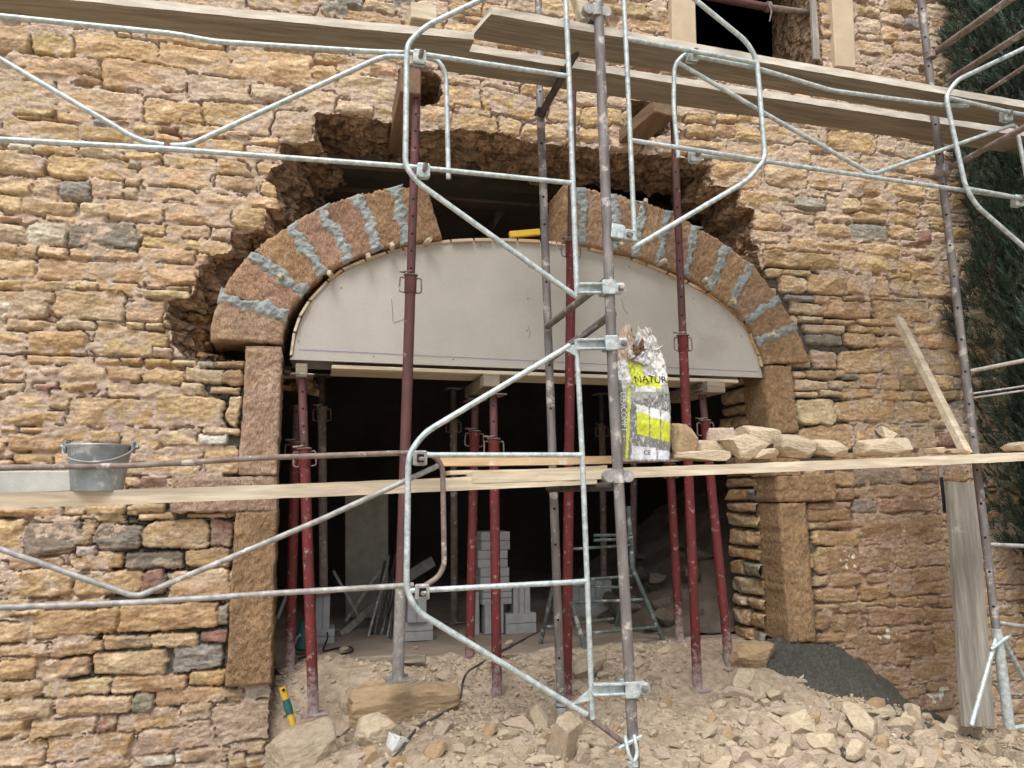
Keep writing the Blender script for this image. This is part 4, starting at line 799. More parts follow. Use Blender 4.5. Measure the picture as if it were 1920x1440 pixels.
# bottom plank & bearers
mb = MB(); a, b = P(622, 684, -.02), P(1385, 712, -.02); D = np.array([0, .30, 0]); T_ = np.array([0, 0, -.022])
mb.hexa([a+T_, b+T_, b+T_+D, a+T_+D, a, b, b+D, a+D], 0, .003); mb.build('soffit_board', M_WOODP, ct)
for (x, y, w_, L) in ((921, 700, 30, .62), (1340, 713, 33, .62), (566, 680, 22, .62)):
    p = P(x, y, -.06); q = P(x+w_, y, -.06); w3 = q[0]-p[0]; mb = MB(); mb.box((p[0], .22, p[2]-.045), (w3, L-.02, .075), None, 0, .004); mb.build('bearer', M_WOODO, ct)
lv = MB(); a, b = P(955, 443, .12), P(1012, 438, .12); lv.box((a+b)/2+[0, 0, .01], (np.linalg.norm(b-a), .03, .04), frame(a, b), 0, .003); o = lv.build('spirit_level', M_YEL, None, (a+b)/2)
tag(o, 'yellow spirit level lying on top of the formwork in the gap of the arch', 'spirit level')
# ------------------------------------------------------------------ props
def lerp(a, b, t): return a*(1-t)+b*t
def prop(label, top, bot, YT, YB, sleeve=None, pins=True, inner=M_PUR, outer=M_RED, cem=None, tplate=True, bplate=True, r_in=.0235, r_out=.029, hole0=None, hgap=36, hend=None, handles=True, group='steel props under the arch', dusty=M_CEM):
    A, B = P(*top, YT), P(*bot, YB); L = np.linalg.norm(B-A); t_of = lambda y: (y-top[1])/(bot[1]-top[1]); at = lambda y: lerp(A, B, np.clip(t_of(y), 0, 1))
    o = thing('steel_prop', label, 'steel prop', B, group); dr = (B-A)/L
    if sleeve is None: sleeve = top[1]
    S = at(sleeve)
    ux = _n(np.cross(dr, [0, 1, 0])); uy = np.cross(dr, ux)
    if sleeve > top[1]:
        mb = MB(); mb.tube([A, S+dr*.05], r_in, 0, 16); y = top[1]+14 if hole0 is None else hole0
        he = hend or sleeve-8
        while pins and y < he:
            c = at(y); f = _n(CAM-c); f = _n(f-dr*np.dot(f, dr)); mb.tube([c+f*(r_in-.004), c+f*(r_in+.0006)], .0065, 1, 10); y += hgap
        mb.build('inner_tube', [inner, M_HOLE], o)
    mb = MB()
    if cem is not None and cem < bot[1] and outer is not M_RED:
        C_ = at(cem); mb.tube([S, C_], r_out, 0, 18, True); mb.tube([C_-dr*.002, C_+dr*.03, B], [r_out+.0002, r_out+.0015, r_out+.002], 1, 18, True)
    else: mb.tube([S, B], r_out, 0, 18)
    mb.build('outer_tube', [outer, dusty], o)
    if sleeve > top[1]:
        mb = MB(); mb.tube([S-dr*.004, S+dr*.10, S+dr*.104], [r_out*1.16, r_out*1.16, r_out*1.05], 0, 18); col = mb.build('collar', outer, o)
        mb = MB(); an = np.linspace(0, 2*math.pi, 20); mb.tube([S+(ux*math.cos(a)+uy*math.sin(a))*(r_out*1.25) for a in an], .005, 0, 8, False); mb.build('collar_ring', M_RUST, col)
        if handles:
            for sg in (-1, 1):
                mb = MB(); b0 = S+ux*sg*r_out*1.1; pts = fillet([b0+dr*.018, b0+dr*.012+ux*sg*.026, b0+dr*.095+ux*sg*.03, b0+dr*.098], .014, 4); mb.tube(pts, .0045, 0, 8); mb.build('handle', M_RUST, col)
        mb = MB(); f = -uy*np.sign(np.dot(-uy, CAM-S)) if False else _n(np.array([0, -1, 0])-dr*np.dot([0, -1, 0], dr))
        pts = fillet([S-dr*.014-f*.04, S-dr*.014+f*.045, S-dr*.006+f*.045-ux*.055, S-dr*.018-f*.01-ux*.062, S-dr*.02-f*.03-ux*.03], .02, 4); mb.tube(pts, .005, 0, 8); mb.build('locking_pin', M_RUST, col)
    if tplate:
        mb = MB(); mb.box(A-dr*.003, (.13, .13, .007), frame(A, A+np.array([1, .1, 0]), -dr), 0, .001); mb.build('top_plate', M_RUST, o)
    if bplate:
        mb = MB(); mb.box(B+dr*.002, (.13, .13, .008), frame(A, A+np.array([1, .2, .03]), -dr), 0, .001); mb.build('base_plate', dusty, o)
    return o
prop('tall purple prop left of the middle standing on the long ochre block', (783, 122), (746, 1272), -.42, -.28, sleeve=538, cem=1105, inner=M_PUR, outer=M_PUR, tplate=False, hole0=158, hgap=33.5, dusty=M_GALD)
prop('red steel prop just left of the thick scaffold upright, passing the formwork', (1074, 150), (1062, 1352), -.22, -.15, sleeve=478, cem=1290, outer=M_RED, tplate=False, hole0=186, hgap=37)
prop('red steel prop behind the torn lime bag, crossing the grey panel', (1262, 195), (1308, 1292), -.24, -.16, sleeve=652, cem=1050, outer=M_RED, tplate=False, hole0=230, hgap=35)
prop('short red steel prop with coiled pin under the right bearer of the formwork', (1316, 735), (1368, 1252), .05, -.05, sleeve=792, cem=1225, hole0=750, hgap=40)
prop('red steel prop under the left end of the formwork, nearest the left jamb', (566, 706), (588, 1338), -.02, -.12, sleeve=850, cem=1260, hole0=738, hgap=34)
prop('slightly leaning red prop standing behind the one nearest the left jamb', (556, 760), (543, 1256), .42, .34, sleeve=833, cem=1160, tplate=False)
prop('red steel prop under the middle bearer, its collar just above the plank', (925, 742), (932, 1318), .0, -.06, sleeve=828, cem=1170, hole0=763, hgap=31)
prop('red steel prop just behind and left of the one under the middle bearer', (891, 752), (880, 1268), .38, .30, sleeve=812, cem=1215, tplate=True, hole0=770)
prop('thin red prop left of the one behind the cement bag, inside the opening', (1255, 850), (1275, 1200), .45, .42, sleeve=870, cem=1150, tplate=False)
for lb, t_, b_, y in (('dark prop in the gloom near the left wall of the room', (603, 705), (607, 1110), 1.1), ('dark prop in the gloom behind the galvanised frame in mid room', (850, 730), (852, 1166), 1.6), ('dark prop deep in the room left of the main scaffold tube', (1128, 740), (1133, 1120), 2.0), ('dark prop deep in the room behind the cement bag', (1190, 740), (1186, 1150), 1.7)):
    prop(lb, t_, b_, y, y, sleeve=t_[1]+60, inner=M_DARK, outer=M_RUST, pins=False, group='dark steel props inside the room')

# ------------------------------------------------------------------ scaffold tubes
def pol(pts, Y):
    return [P(p[0], p[1], p[2] if len(p) > 2 else Y) for p in pts]
def tubepart(name, pts, r, m, parent, Y=-1.15, fr=.05, seg=12):
    mb = MB(); q = pol(pts, Y); mb.tube(fillet(q, fr) if len(q) > 2 else q, r, 0, seg); return mb.build(name, m, parent)
def holes(mb, A, B, n_, r, mi=1, t0=.03, t1=.97):
    dr = _n(B-A)
    for t in np.linspace(t0, t1, n_):
        c = lerp(A, B, t); f = _n(CAM-c); f = _n(f-dr*np.dot(f, dr)); mb.tube([c+f*(r-.004), c+f*(r+.0006)], .007, mi, 10)
YS = -1.2
ms = thing('scaffold_tube', 'thick weathered upright scaffold tube in front of the arch, dusty white near its foot', 'scaffold tube', P(1192, 1470, YS), 'upright scaffold tubes')
mb = MB(); mb.tube([P(1111, -260, YS), P(1150, 730, YS), P(1192, 1480, YS)], .0245, 0, 20); mb.build('tube', M_STD, ms)
for (x, y) in ((1118, 22), (1158, 893)):
    c = P(x, y, YS); mb = MB(); mb.tube([c+[0, 0, -.03], c+[0, 0, .03]], .031, 0, 18)
    for sg in (-1, 1): mb.tube([c+[sg*.045, -.02, 0], c+[sg*.045, .02, 0]], .028, 0, 14); mb.box(c+[sg*.036, 0, 0], (.03, .03, .03), None, 0, .003)
    mb.build('coupler', M_GALD, ms)
s2 = thing('scaffold_tube', 'pierced upright scaffold tube between the two halves of the arch, close to the wall', 'scaffold tube', P(1054, 1400, -.42), 'upright scaffold tubes')
A, B = P(1012, 168, -.42), P(1054, 1385, -.42); mb = MB(); mb.tube([A, B], .0235, 0, 18)
dr = _n(B-A); 
for y in (176, 283, 392, 447, 560, 640, 720, 801, 985, 1049, 1114, 1181, 1247):
    c = lerp(A, B, (y-168)/1217.); f = _n(CAM-c); f = _n(f-dr*np.dot(f, dr)); mb.tube([c+f*.02, c+f*.0241], .007, 1, 10)
mb.build('tube', [M_STD, M_HOLE], s2)
mb = MB(); c = P(1052, 1322, -.42); mb.tube([c, c+[0, 0, .012]], .036, 0, 16); mb.tube([P(1052, 1325, -.42), P(1054, 1375, -.42)], .031, 0, 16); mb.build('foot_sleeve', M_GALD, s2)
mb = MB(); mb.tube([P(1009, -40, -.42), P(1012, 168, -.42)], .021, 0, 14); mb.build('upper_tube', M_STD, s2)
def single(name, label, cat, pts, r, m, Y=-1.15, group=None, extra=None):
    q = pol(pts, Y); mb = MB(); mb.tube(fillet(q, .05) if len(q) > 2 else q, r, 0, 14)
    if extra: extra(mb, q)
    return tag(mb.build(name, m, None, q[0]), label, cat, group)
def hookend(mb, q):
    e = q[-1]; mb.tube(fillet([e+[0, 0, .03], e+[-.03, -.01, .02], e+[-.045, -.02, -.03]], .015, 4), .009, 0, 8); mb.box(e, (.05, .03, .04), None, 0, .006)
PG = 'dark cross tubes tying the upright tubes together'
single('cross_tube', 'dark hooked cross tube running under the upper planks to the pierced upright', 'cross tube', [(1128, 12, -1.17), (1016, 212, -.46)], .021, M_DARK, extra=hookend, group=PG)
single('cross_tube', 'dark cross tube just below the upper clamp bracket on the thick upright', 'cross tube', [(1135, 527, -1.17), (1026, 612, -.46)], .019, M_STD, group=PG)
single('cross_tube', 'dark cross tube entering behind the lower galvanised guard frame', 'cross tube', [(1150, 588, -1.17), (1033, 672, -.46)], .019, M_STD, group=PG)
single('cross_tube', 'dark cross tube under the lower planks beside the thick upright', 'cross tube', [(1155, 912, -1.17), (1030, 916, -.46)], .021, M_DARK, group=PG)

# guard frames -------------------------------------------------------------
RT_ = .0118
def clampm(mb, c, mi=0):      # two small plates and a wedge
    mb.box(c, (.058, .012, .066), rotm(.1, 0, 0), mi, .006); mb.box(c+[0, .03, 0], (.058, .010, .062), rotm(.1, 0, 0), mi, .006); mb.box(c+[.026, .014, -.004], (.008, .04, .05), None, mi, .002); mb.box(c+[-.026, .014, -.004], (.008, .04, .05), None, mi, .002)
def hook(parent, x, y, Y=-1.18, m=None, flat=False):
    c = P(x, y, Y); mb = MB(); clampm(mb, c); cl_ = mb.build('clamp', m or M_GAL, parent)
    mb = MB()
    if flat: mb.box(c+[.004, -.014, -.004], (.026, .02, .018), None, 0, .005); mb.box(c+[0, -.008, 0], (.03, .01, .034), None, 1, .002)
    else: mb.tube([c+[-.006, .05, -.02], c+[.004, -.012, .0], c+[.008, -.02, .026]], .011, 0, 10)
    mb.build('bolt', [M_STD, M_HOLE], cl_)
def bracket(parent, a, b, Y, m, hgt=.042, right=True, tail=True):
    """box arm from px a (frame side) to px b (upright side) plus sleeve and bolt"""
    A, B = P(*a, Y), P(*b, Y-.0); mb = MB(); mid = (A+B)/2; R = frame(A, B); L = np.linalg.norm(B-A)
    up = R[:, 2]; mb.box(mid+up*hgt/2, (L, .03, .012), R, 0, .003); mb.box(mid-up*hgt/2, (L, .03, .010), R, 0, .003); mb.box(mid+R[:, 1]*.012, (L, .006, hgt), R, 0, .001)
    mb.build('bracket_arm', m, parent)
    sx = 1 if right else -1; mb = MB(); c = B+R[:, 0]*.02*sx
    mb.box(c+[0, -.03, 0], (.062, .01, .07), R, 0, .004); mb.box(c+[0, .03, 0], (.062, .01, .07), R, 0, .004); mb.box(c+R[:, 0]*.032*sx, (.01, .07, .062), R, 0, .004)
    if tail: mb.box(c+R[:, 0]*.062*sx+[0, -.01, 0], (.06, .012, .05), R, 0, .010); mb.box(c+R[:, 0]*.062*sx+[0, .022, 0], (.06, .012, .05), R, 0, .010)
    cl_ = mb.build('clamp', m, parent)
    mb = MB(); e = c+R[:, 0]*.066*sx; mb.box(e+[0, -.018, 0], (.028, .03, .026), rotm(.3, .3, 0), 0, .006); mb.build('bolt', M_STD, cl_)
GG = 'galvanised guard frames of the scaffold'
def gframe(label, anchor, Y=-1.16): return thing('guard_frame', label, 'guard frame', P(*anchor, Y), GG)
g1 = gframe('upper left galvanised guard frame whose lower diagonal meets the thick upright beside the panel', (1083, 555))
tubepart('loop_tube', [(985, -40), (800, 48), (763, 82), (760, 312), (784, 343), (1080, 556)], RT_*1.12, M_GAL, g1, -1.16)
tubepart('post_tube', [(1058, -60), (1066, 120), (1082, 552)], RT_*1.12, M_GAL, g1, -1.16)
tubepart('rail', [(768, 98), (1067, 143)], RT_, M_GAL, g1, -1.16); tubepart('rail', [(764, 312), (1072, 343)], RT_, M_GAL, g1, -1.16)
hook(g1, 787, 106); hook(g1, 794, 319); bracket(g1, (1086, 541), (1130, 541), YS, M_GAL)
g2 = gframe('lower galvanised guard frame in front of the opening, diagonal down to the rubble', (1110, 1348))
tubepart('loop_tube', [(1068, 648), (795, 812), (766, 852), (762, 1108), (785, 1148), (1100, 1340)], RT_*1.12, M_GAL, g2, -1.16)
tubepart('post_tube', [(1081, 636), (1092, 860), (1111, 1348)], RT_*1.05, M_GAL, g2, -1.16)
tubepart('rail', [(768, 853), (1090, 853)], RT_, M_GAL, g2, -1.16); tubepart('rail', [(766, 1108), (1100, 1090)], RT_, M_GAL, g2, -1.16)
tubepart('inner_tube', [(1085, 1330), (1172, 1395)], .0125, M_RUST, g2, -1.15)
tubepart('inner_tube', [(1120, 612), (1062, 652)], .0125, M_DARK, g2, -1.15)
hook(g2, 788, 859, flat=True, m=M_GALD); hook(g2, 792, 1110, flat=True, m=M_GALD); bracket(g2, (1083, 646), (1135, 645), YS, M_GAL); bracket(g2, (1112, 1293), (1172, 1291), YS, M_GAL)
for q in ([(1052, 652), (1082, 668), (1080, 645)], [(1072, 1322), (1110, 1290), (1110, 1312)]):
    v = [P(*k, -1.17) for k in q]; v2 = [k+np.array([0, .012, 0]) for k in v]; mb = MB(); mb.add(v+v2, [(0, 1, 2), (5, 4, 3), (0, 3, 4, 1), (1, 4, 5, 2), (2, 5, 3, 0)], 0, False); mb.build('gusset', M_GAL, g2)
g3 = gframe('upper right galvanised guard frame clamped to the thick upright beside the keystones', (1190, 452))
tubepart('loop_tube', [(1183, 468), (1402, 338), (1435, 298), (1419, 112), (1400, 78), (1255, -40)], RT_*1.12, M_GAL, g3, -1.16)
tubepart('post_tube', [(1167, -60), (1179, 200), (1190, 452)], RT_*1.05, M_GAL, g3, -1.16)
tubepart('rail', [(1172, 72), (1417, 118)], RT_, M_GAL, g3, -1.16); tubepart('rail', [(1182, 263), (1432, 301)], RT_, M_GAL, g3, -1.16)
bracket(g3, (1190, 444), (1146, 436), YS, M_GAL, right=False)
g4 = gframe('galvanised guard frame at the far left edge with its V brace above the grey stones', (300, 275))
tubepart('ledger', [(-60, 24), (330, 64), (400, 78), (700, 97), (760, 99)], RT_, M_GAL, g4, -1.13)
tubepart('ledger', [(-60, 258), (300, 278), (762, 312)], RT_, M_GAL, g4, -1.14)
tubepart('brace', [(-60, 75), (262, 264), (308, 272)], RT_, M_GAL, g4, -1.13); tubepart('brace', [(320, 273), (355, 272), (690, 118), (722, 105), (764, 107)], RT_, M_GAL, g4, -1.13)
tubepart('end_hoop', [(800, 108), (822, 114), (836, 136), (838, 200), (841, 335)], RT_*.98, M_GAL, g4, -1.11)
g5 = gframe('rusty guard frame at lower left with its V brace crossing the plank', (255, 1120))
tubepart('ledger', [(-60, 878), (250, 873), (500, 858), (762, 849), (812, 852), (830, 874), (833, 1060), (822, 1082), (794, 1100)], RT_, M_RUST, g5, -1.10)
tubepart('ledger', [(-60, 1141), (250, 1130), (520, 1112), (775, 1097)], RT_, M_GALD, g5, -1.14)
tubepart('brace', [(-60, 1008), (247, 1116), (262, 1117), (600, 975), (822, 873)], RT_, M_GALD, g5, -1.12)
g6 = gframe('galvanised guard frame at upper right with a V brace against the wall', (1640, 326))
hook(g6, 1300, 103, Y=-1.13); hook(g6, 1305, 291, Y=-1.13)
tubepart('ledger', [(1308, 106), (1420, 128), (1560, 170), (1765, 197), (1815, 199)], RT_, M_GAL, g6, -1.12)
tubepart('ledger', [(1300, 290), (1432, 302), (1640, 333), (1940, 376)], RT_, M_GAL, g6, -1.12)
tubepart('brace', [(1272, 118), (1450, 222), (1632, 325), (1645, 324), (1905, 232), (1926, 340)], RT_, M_GAL, g6, -1.11)
tubepart('end_hoop', [(1310, 104), (1285, 100), (1264, 122), (1263, 200), (1272, 296)], RT_, M_GAL, g6, -1.10)
g7 = gframe('galvanised guard frame cut by the right edge in front of the cypress', (1920, 480))
tubepart('loop_tube', [(1980, 62), (1795, 150), (1773, 180), (1810, 350), (1830, 385), (1985, 520)], RT_*1.12, M_GAL, g7, -1.16)
tubepart('rail', [(1778, 183), (1890, 210), (1960, 222)], RT_, M_GAL, g7, -1.15); tubepart('rail', [(1812, 353), (1970, 382)], RT_, M_GAL, g7, -1.15)
hook(g7, 1890, 216, Y=-1.14); hook(g7, 1911, 376, Y=-1.14)
# foot wedge on the main upright
wg = thing('wedge_clamp', 'white crusted wedge clamp at the foot of the thick upright', 'clamp', P(1182, 1392, YS)); c = P(1181, 1392, YS-.02)
mb = MB(); mb.box(c, (.125, .016, .016), rotm(0, -.35, .1), 0, .003); mb.build('wedge_bar', M_GAL, wg)
mb = MB(); mb.tube(fillet([c+[-.022, .0, .03], c+[-.02, -.03, -.04], c+[.0, -.034, -.075], c+[.022, -.03, -.04], c+[.02, 0, .03]], .02), .009, 0, 8); mb.box(c+[0, -.03, -.08], (.045, .02, .03), None, 0, .006); mb.build('clamp_loop', M_GAL, wg)
# right rear scaffold ---------------------------------------------------------
YR = -.8
r1 = thing('scaffold_tube', 'tall upright scaffold tube at the right corner of the house with a tripod foot', 'scaffold tube', P(1893, 1368, YR), 'upright scaffold tubes')
mb = MB(); A, B = P(1712, -120, YR), P(1868, 1180, YR); mb.tube([A, B], .0235, 0, 16); holes(mb, A, B, 22, .0235); mb.build('tube', [M_STD, M_HOLE], r1)
tubepart('foot_tube', [(1868, 1178), (1893, 1366)], .029, M_GAL, r1, YR)
tubepart('leg', [(1868, 1195, YR), (1821, 1360, YR-.12)], .013, M_GAL, r1); tubepart('leg', [(1878, 1195, YR), (1942, 1310, YR+.1)], .013, M_GAL, r1)
tubepart('locking_bar', [(1858, 1218), (1895, 1190)], .010, M_GAL, r1, YR-.03); tubepart('ground_bar', [(1893, 1366), (1990, 1350)], .012, M_GAL, r1, YR)
for lb, a, b, r in (('brown tube rising to the top right corner behind the guard frame', (1747, 103, -.8), (1940, -34, -1.6), .021), ('second brown tube rising to the right across the cypress', (1780, 150, -.75), (1960, 36, -1.5), .019), ('third short tube at the right edge in front of the cypress', (1850, 172, -.6), (1960, 100, -1.2), .014), ('dusty tube running from the corner upright up under the far plank', (1768, 322, -.8), (1960, 218, -1.45), .018)):
    single('ladder_rail', lb, 'scaffold rail', [a, b], r, M_RUST, group='side rails of the corner scaffold')
for lb, pr in (('single weathered rung crossing the cypress at mid height', [((1820, 696), (1990, 662))]), ('double weathered rung just below the single one', [((1824, 738), (1990, 714)), ((1826, 746), (1990, 722))]), ('thin grey rung low over the dark hedge', [((1853, 1021), (1990, 1027))]), ('pale lowest rung near the tripod foot', [((1872, 1168), (1990, 1186))])):
    mb = MB()
    for a, b in pr: mb.tube([P(*a, -.8), P(*b, -1.1)], .0125 if len(pr) == 1 else .006, 0, 10)
    tag(mb.build('scaffold_rung', M_WOODG if 'mid' in lb else M_GALD, None, P(*pr[0][0], -.8)), lb, 'scaffold rung', 'rungs of the corner scaffold')
mb = MB(); c = P(1768, 320, -.82); mb.box(c, (.07, .07, .06), rotm(0, .2, .2), 0, .006); tag(mb.build('tube_coupler', M_GALD, None, c), 'flat coupler on the corner upright below the far plank', 'coupler')
mb = MB(); c = P(1745, 104, -.82); mb.tube([c+[0, 0, -.02], c+[0, 0, .02]], .032, 0, 14); tag(mb.build('tube_coupler', M_RUST, None, c), 'round coupler on the corner upright near the top of the photo', 'coupler')

# ------------------------------------------------------------------ planks
def plank(label, tl, tr_, YL, YR_, th, wd, m=M_WOODO, me_=M_WOODE, name='scaffold_plank', seed=0, dirv=None, group='scaffold planks', chop=0):
    """front top edge from px tl to px tr"""
    A, B = P(*tl, YL), P(*tr_, YR_); X = _n(B-A); Yd = np.array([0, 1., 0]); Yd = _n(Yd-X*np.dot(Yd, X)); Zd = np.cross(X, Yd); L = np.linalg.norm(B-A)
    nx = max(8, int(L/.035)); rg = np.random.default_rng(seed)
    prof = [(0, 0, 0), (-.0, 0, -th*.5), (0, 0, -th), (0, wd*.33, -th), (0, wd*.66, -th), (0, wd, -th), (0, wd, 0), (0, wd*.5, 0)]
    V = []; xs = np.linspace(0, L, nx)
    for i, x in enumerate(xs):
        sag = -.006*math.sin(math.pi*x/L)
        for j, (_, y, z) in enumerate(prof):
            n1 = (vn(x*14+seed, j*3.7, 1)-.5)*.004; n2 = (vn(x*14+seed, j*2.3, 3)-.5)*.003
            xx = x+((vn(j*1.9+seed, 3, 2)-.5)*.02 if i in (0, nx-1) else 0)+(chop*(y/wd) if i == 0 else 0)
            V.append(A+X*xx+Yd*(y+n1)+Zd*(z+n2+sag))
    k = len(prof); Fq = []; Mi = []
    for i in range(nx-1):
        for j in range(k): Fq.append((i*k+j, i*k+(j+1) % k, (i+1)*k+(j+1) % k, (i+1)*k+j)); Mi.append(1 if j < 2 else 0)
    o = MB(); o.v = [np.array(V)]; o.n = len(V); o.f = [list(q)[::-1] for q in Fq]+[list(range(k)), [(nx-1)*k+j for j in range(k)][::-1]]; o.m = Mi+[1, 1]; o.s = [False]*len(o.f)
    ob = o.build(name, [m, me_], None, (A+B)/2); tag(ob, label, 'plank', group); return ob
plank('weathered plank at the top left, its light edge running off the top of the photo', (-200, -53), (889, 60), -1.08, -1.08, .040, .185, seed=1)
plank('front upper plank at right with a cut left end, light edge under the window', (922, 12), (2000, 203), -1.10, -1.10, .042, .228, seed=2, chop=-.06)
plank('rear upper plank at right, lying behind and below the front one', (838, 76), (1990, 254), -.78, -.78, .042, .225, seed=3, chop=-.02)
plank('long lower plank on the left with an orange stain, carrying the bucket', (-200, 931), (1120, 884), -1.05, -1.02, .060, .22, M_WOOD, M_WOODP, seed=4)
plank('long white dusted lower plank on the right, carrying the stones', (886, 886), (2000, 844), -1.03, -.99, .050, .22, M_WOOD, M_WOODP, seed=5)
plank('pale timber batten lying behind the lower planks below the middle props', (828, 858), (1280, 850), -.80, -.78, .04, .10, M_WOOD, M_WOOD, seed=6)
plank('short weathered board end wedged between the lower planks', (846, 882), (1140, 872), -.92, -.90, .02, .16, M_WOODO, M_WOODP, seed=7)
mb = MB(); c = P(792, 31, -.98); mb.box(c, (.13, .09, .09), rotm(0, -.05, .1), 0, .006); tag(mb.build('timber_block', M_WOODP, None, c), 'pale square timber block standing on the upper left plank', 'timber block')
mb = MB(); c = P(1091, 18, -.98); mb.box(c, (.07, .06, .14), rotm(0, -.3, .1), 0, .006); tag(mb.build('timber_block', M_WOODP, None, c), 'small tilted timber block behind the top of the thick upright', 'timber block')
# needles through the wall
mb = MB(); a = P(768, 160, -.42); mb.box(a+[0, .35, .0], (.115, .8, .15), rotm(0, 0, 0), 0, .006); tag(mb.build('timber_needle', M_TIMB, None, a), 'dark timber needle through the wall beside the top of the tall prop', 'timber beam')
mb = MB(); a = P(1222, 216, -.30); mb.box(a+[0, .25, .0], (.17, .6, .09), rotm(-.12, 0, .25), 0, .006); tag(mb.build('timber_needle', M_TIMB, None, a), 'brown timber needle through the wall under the upper right planks', 'timber beam')
# leaning batten, standing board
def stick(name, label, cat, a, b, w_, d_, m, group=None):
    mb = MB(); R = frame(a, b, (0, -1, 0)); mb.box((a+b)/2, (np.linalg.norm(b-a), w_, d_), R, 0, .003); return tag(mb.build(name, m, None, b), label, cat, group)
stick('timber_batten', 'new pale square batten leaning from the plank up against the right wall', 'batten', P(1684, 598, -.10), P(1812, 850, -.80), .055, .045, M_WOODP)
stick('old_board', 'wide grey weathered board standing upright against the right corner of the wall', 'board', P(1801, 905, -.42), P(1834, 1362, -.50), .225, .032, M_WOODG)
t = thing('hand_saw', 'narrow red and black tool hanging under the right plank against the wall', 'tool', P(1763, 880, -.3))
mb = MB(); a, b = P(1762, 872, -.3), P(1765, 895, -.3); mb.box((a+b)/2, (np.linalg.norm(b-a), .03, .015), frame(a, b, (0, -1, 0)), 0, .003); mb.build('grip', M_RED, t)
mb = MB(); a, b = P(1765, 895, -.3), P(1772, 962, -.3); mb.box((a+b)/2, (np.linalg.norm(b-a), .024, .012), frame(a, b, (0, -1, 0)), 0, .003); mb.build('shaft', M_BLK, t)
# red prop across the upper window
wp = thing('window_strut', 'red horizontal prop wedged across the upper window', 'steel prop', P(1525, 24, .12))
mb = MB(); mb.tube([P(1290, -14, .12), P(1440, 14, .12)], .029, 0, 16); mb.build('outer_tube', M_PUR, wp)
mb = MB(); mb.tube([P(1440, 14, .12), P(1524, 25, .12)], .023, 0, 16); mb.build('inner_tube', M_RUST, wp)
mb = MB(); mb.box(P(1525, 25, .12), (.012, .12, .12), None, 0, .003); mb.build('end_plate', M_RUST, wp)
mb = MB(); mb.tube([P(1436, 12, .12), P(1443, 14, .12)], .038, 0, 16); mb.tube(fillet([P(1441, 8, .08), P(1447, 20, .07), P(1443, 40, .07)], .02), .006, 0, 8); mb.build('locking_pin', M_RUST, wp)

# ------------------------------------------------------------------ bucket and block
def planktop(px, py, Y): return P(px, py, Y)
bk = thing('metal_bucket', 'dented galvanised mortar bucket standing on the left plank', 'bucket', P(182, 926, -.98))
base = P(182, 922, -.98); zb = base[2]; hb = P(178, 834, -.98)[2]-zb; n_ = 48; an = np.linspace(0, 2*math.pi, n_, endpoint=False)
r0 = (P(230, 900, -.98)[0]-P(134, 900, -.98)[0])/2; r1_ = (P(238, 835, -.98)[0]-P(117, 835, -.98)[0])/2
rings = []; 
for (f, rr) in ((0, r0*.0), (0, r0), (.03, r0*1.01), (.5, (r0+r1_)/2), (.93, r1_*.985), (.96, r1_*1.03), (1.0, r1_*1.03), (1.0, r1_*.97), (.5, (r0+r1_)/2*.97), (.06, r0*.96), (.06, 0)):
    w_ = 1+(vn(np.cos(an)*2+5, np.sin(an)*2+f*3, 2)-.5)*.05
    rings.append(np.stack([base[0]+np.cos(an)*rr*w_, base[1]+np.sin(an)*rr*w_, np.full(n_, zb+f*hb)], -1))
V = np.concatenate(rings); Fq = [(i*n_+j, i*n_+(j+1) % n_, (i+1)*n_+(j+1) % n_, (i+1)*n_+j) for i in range(len(rings)-1) for j in range(n_)]
mb = MB(); mb.add(V, Fq, 0, True); mb.build('pail', M_BUCK, bk)
for sg in (-1, 1):
    e = np.array([base[0]+sg*r1_*1.04, base[1], zb+hb*.95]); mb = MB(); mb.box(e, (.012, .045, .05), None, 0, .004); mb.tube([e+[-.01, 0, .0], e+[sg*.02, 0, 0]], .009, 0, 10); mb.build('ear', M_BUCK, bk)
mb = MB(); an2 = np.linspace(0, math.pi, 26); mb.tube([np.array([base[0]-math.cos(a)*(r1_*1.09), base[1]-math.sin(a)*r1_*.98-.01, zb+hb*.95-math.sin(a)*hb*.34]) for a in an2], .0032, 0, 8); mb.build('bail_handle', M_GALD, bk)
mb = MB(); a, b = P(-40, 883, -1.0), P(137, 883, -1.0); c2_, d2_ = P(-40, 926, -1.0), P(137, 922, -1.0); pxblock(mb, [(-40, 884), (137, 883), (138, 921), (-40, 928)], -1.02, .14, 0, .004)
tag(mb.build('concrete_block', mat('pale_concrete', (.50, .52, .50), (.36, .38, .37), scale=7, bump=.3, bscale=50), None, P(60, 925, -.95)), 'pale grey concrete block lying on the left plank beside the bucket', 'block')

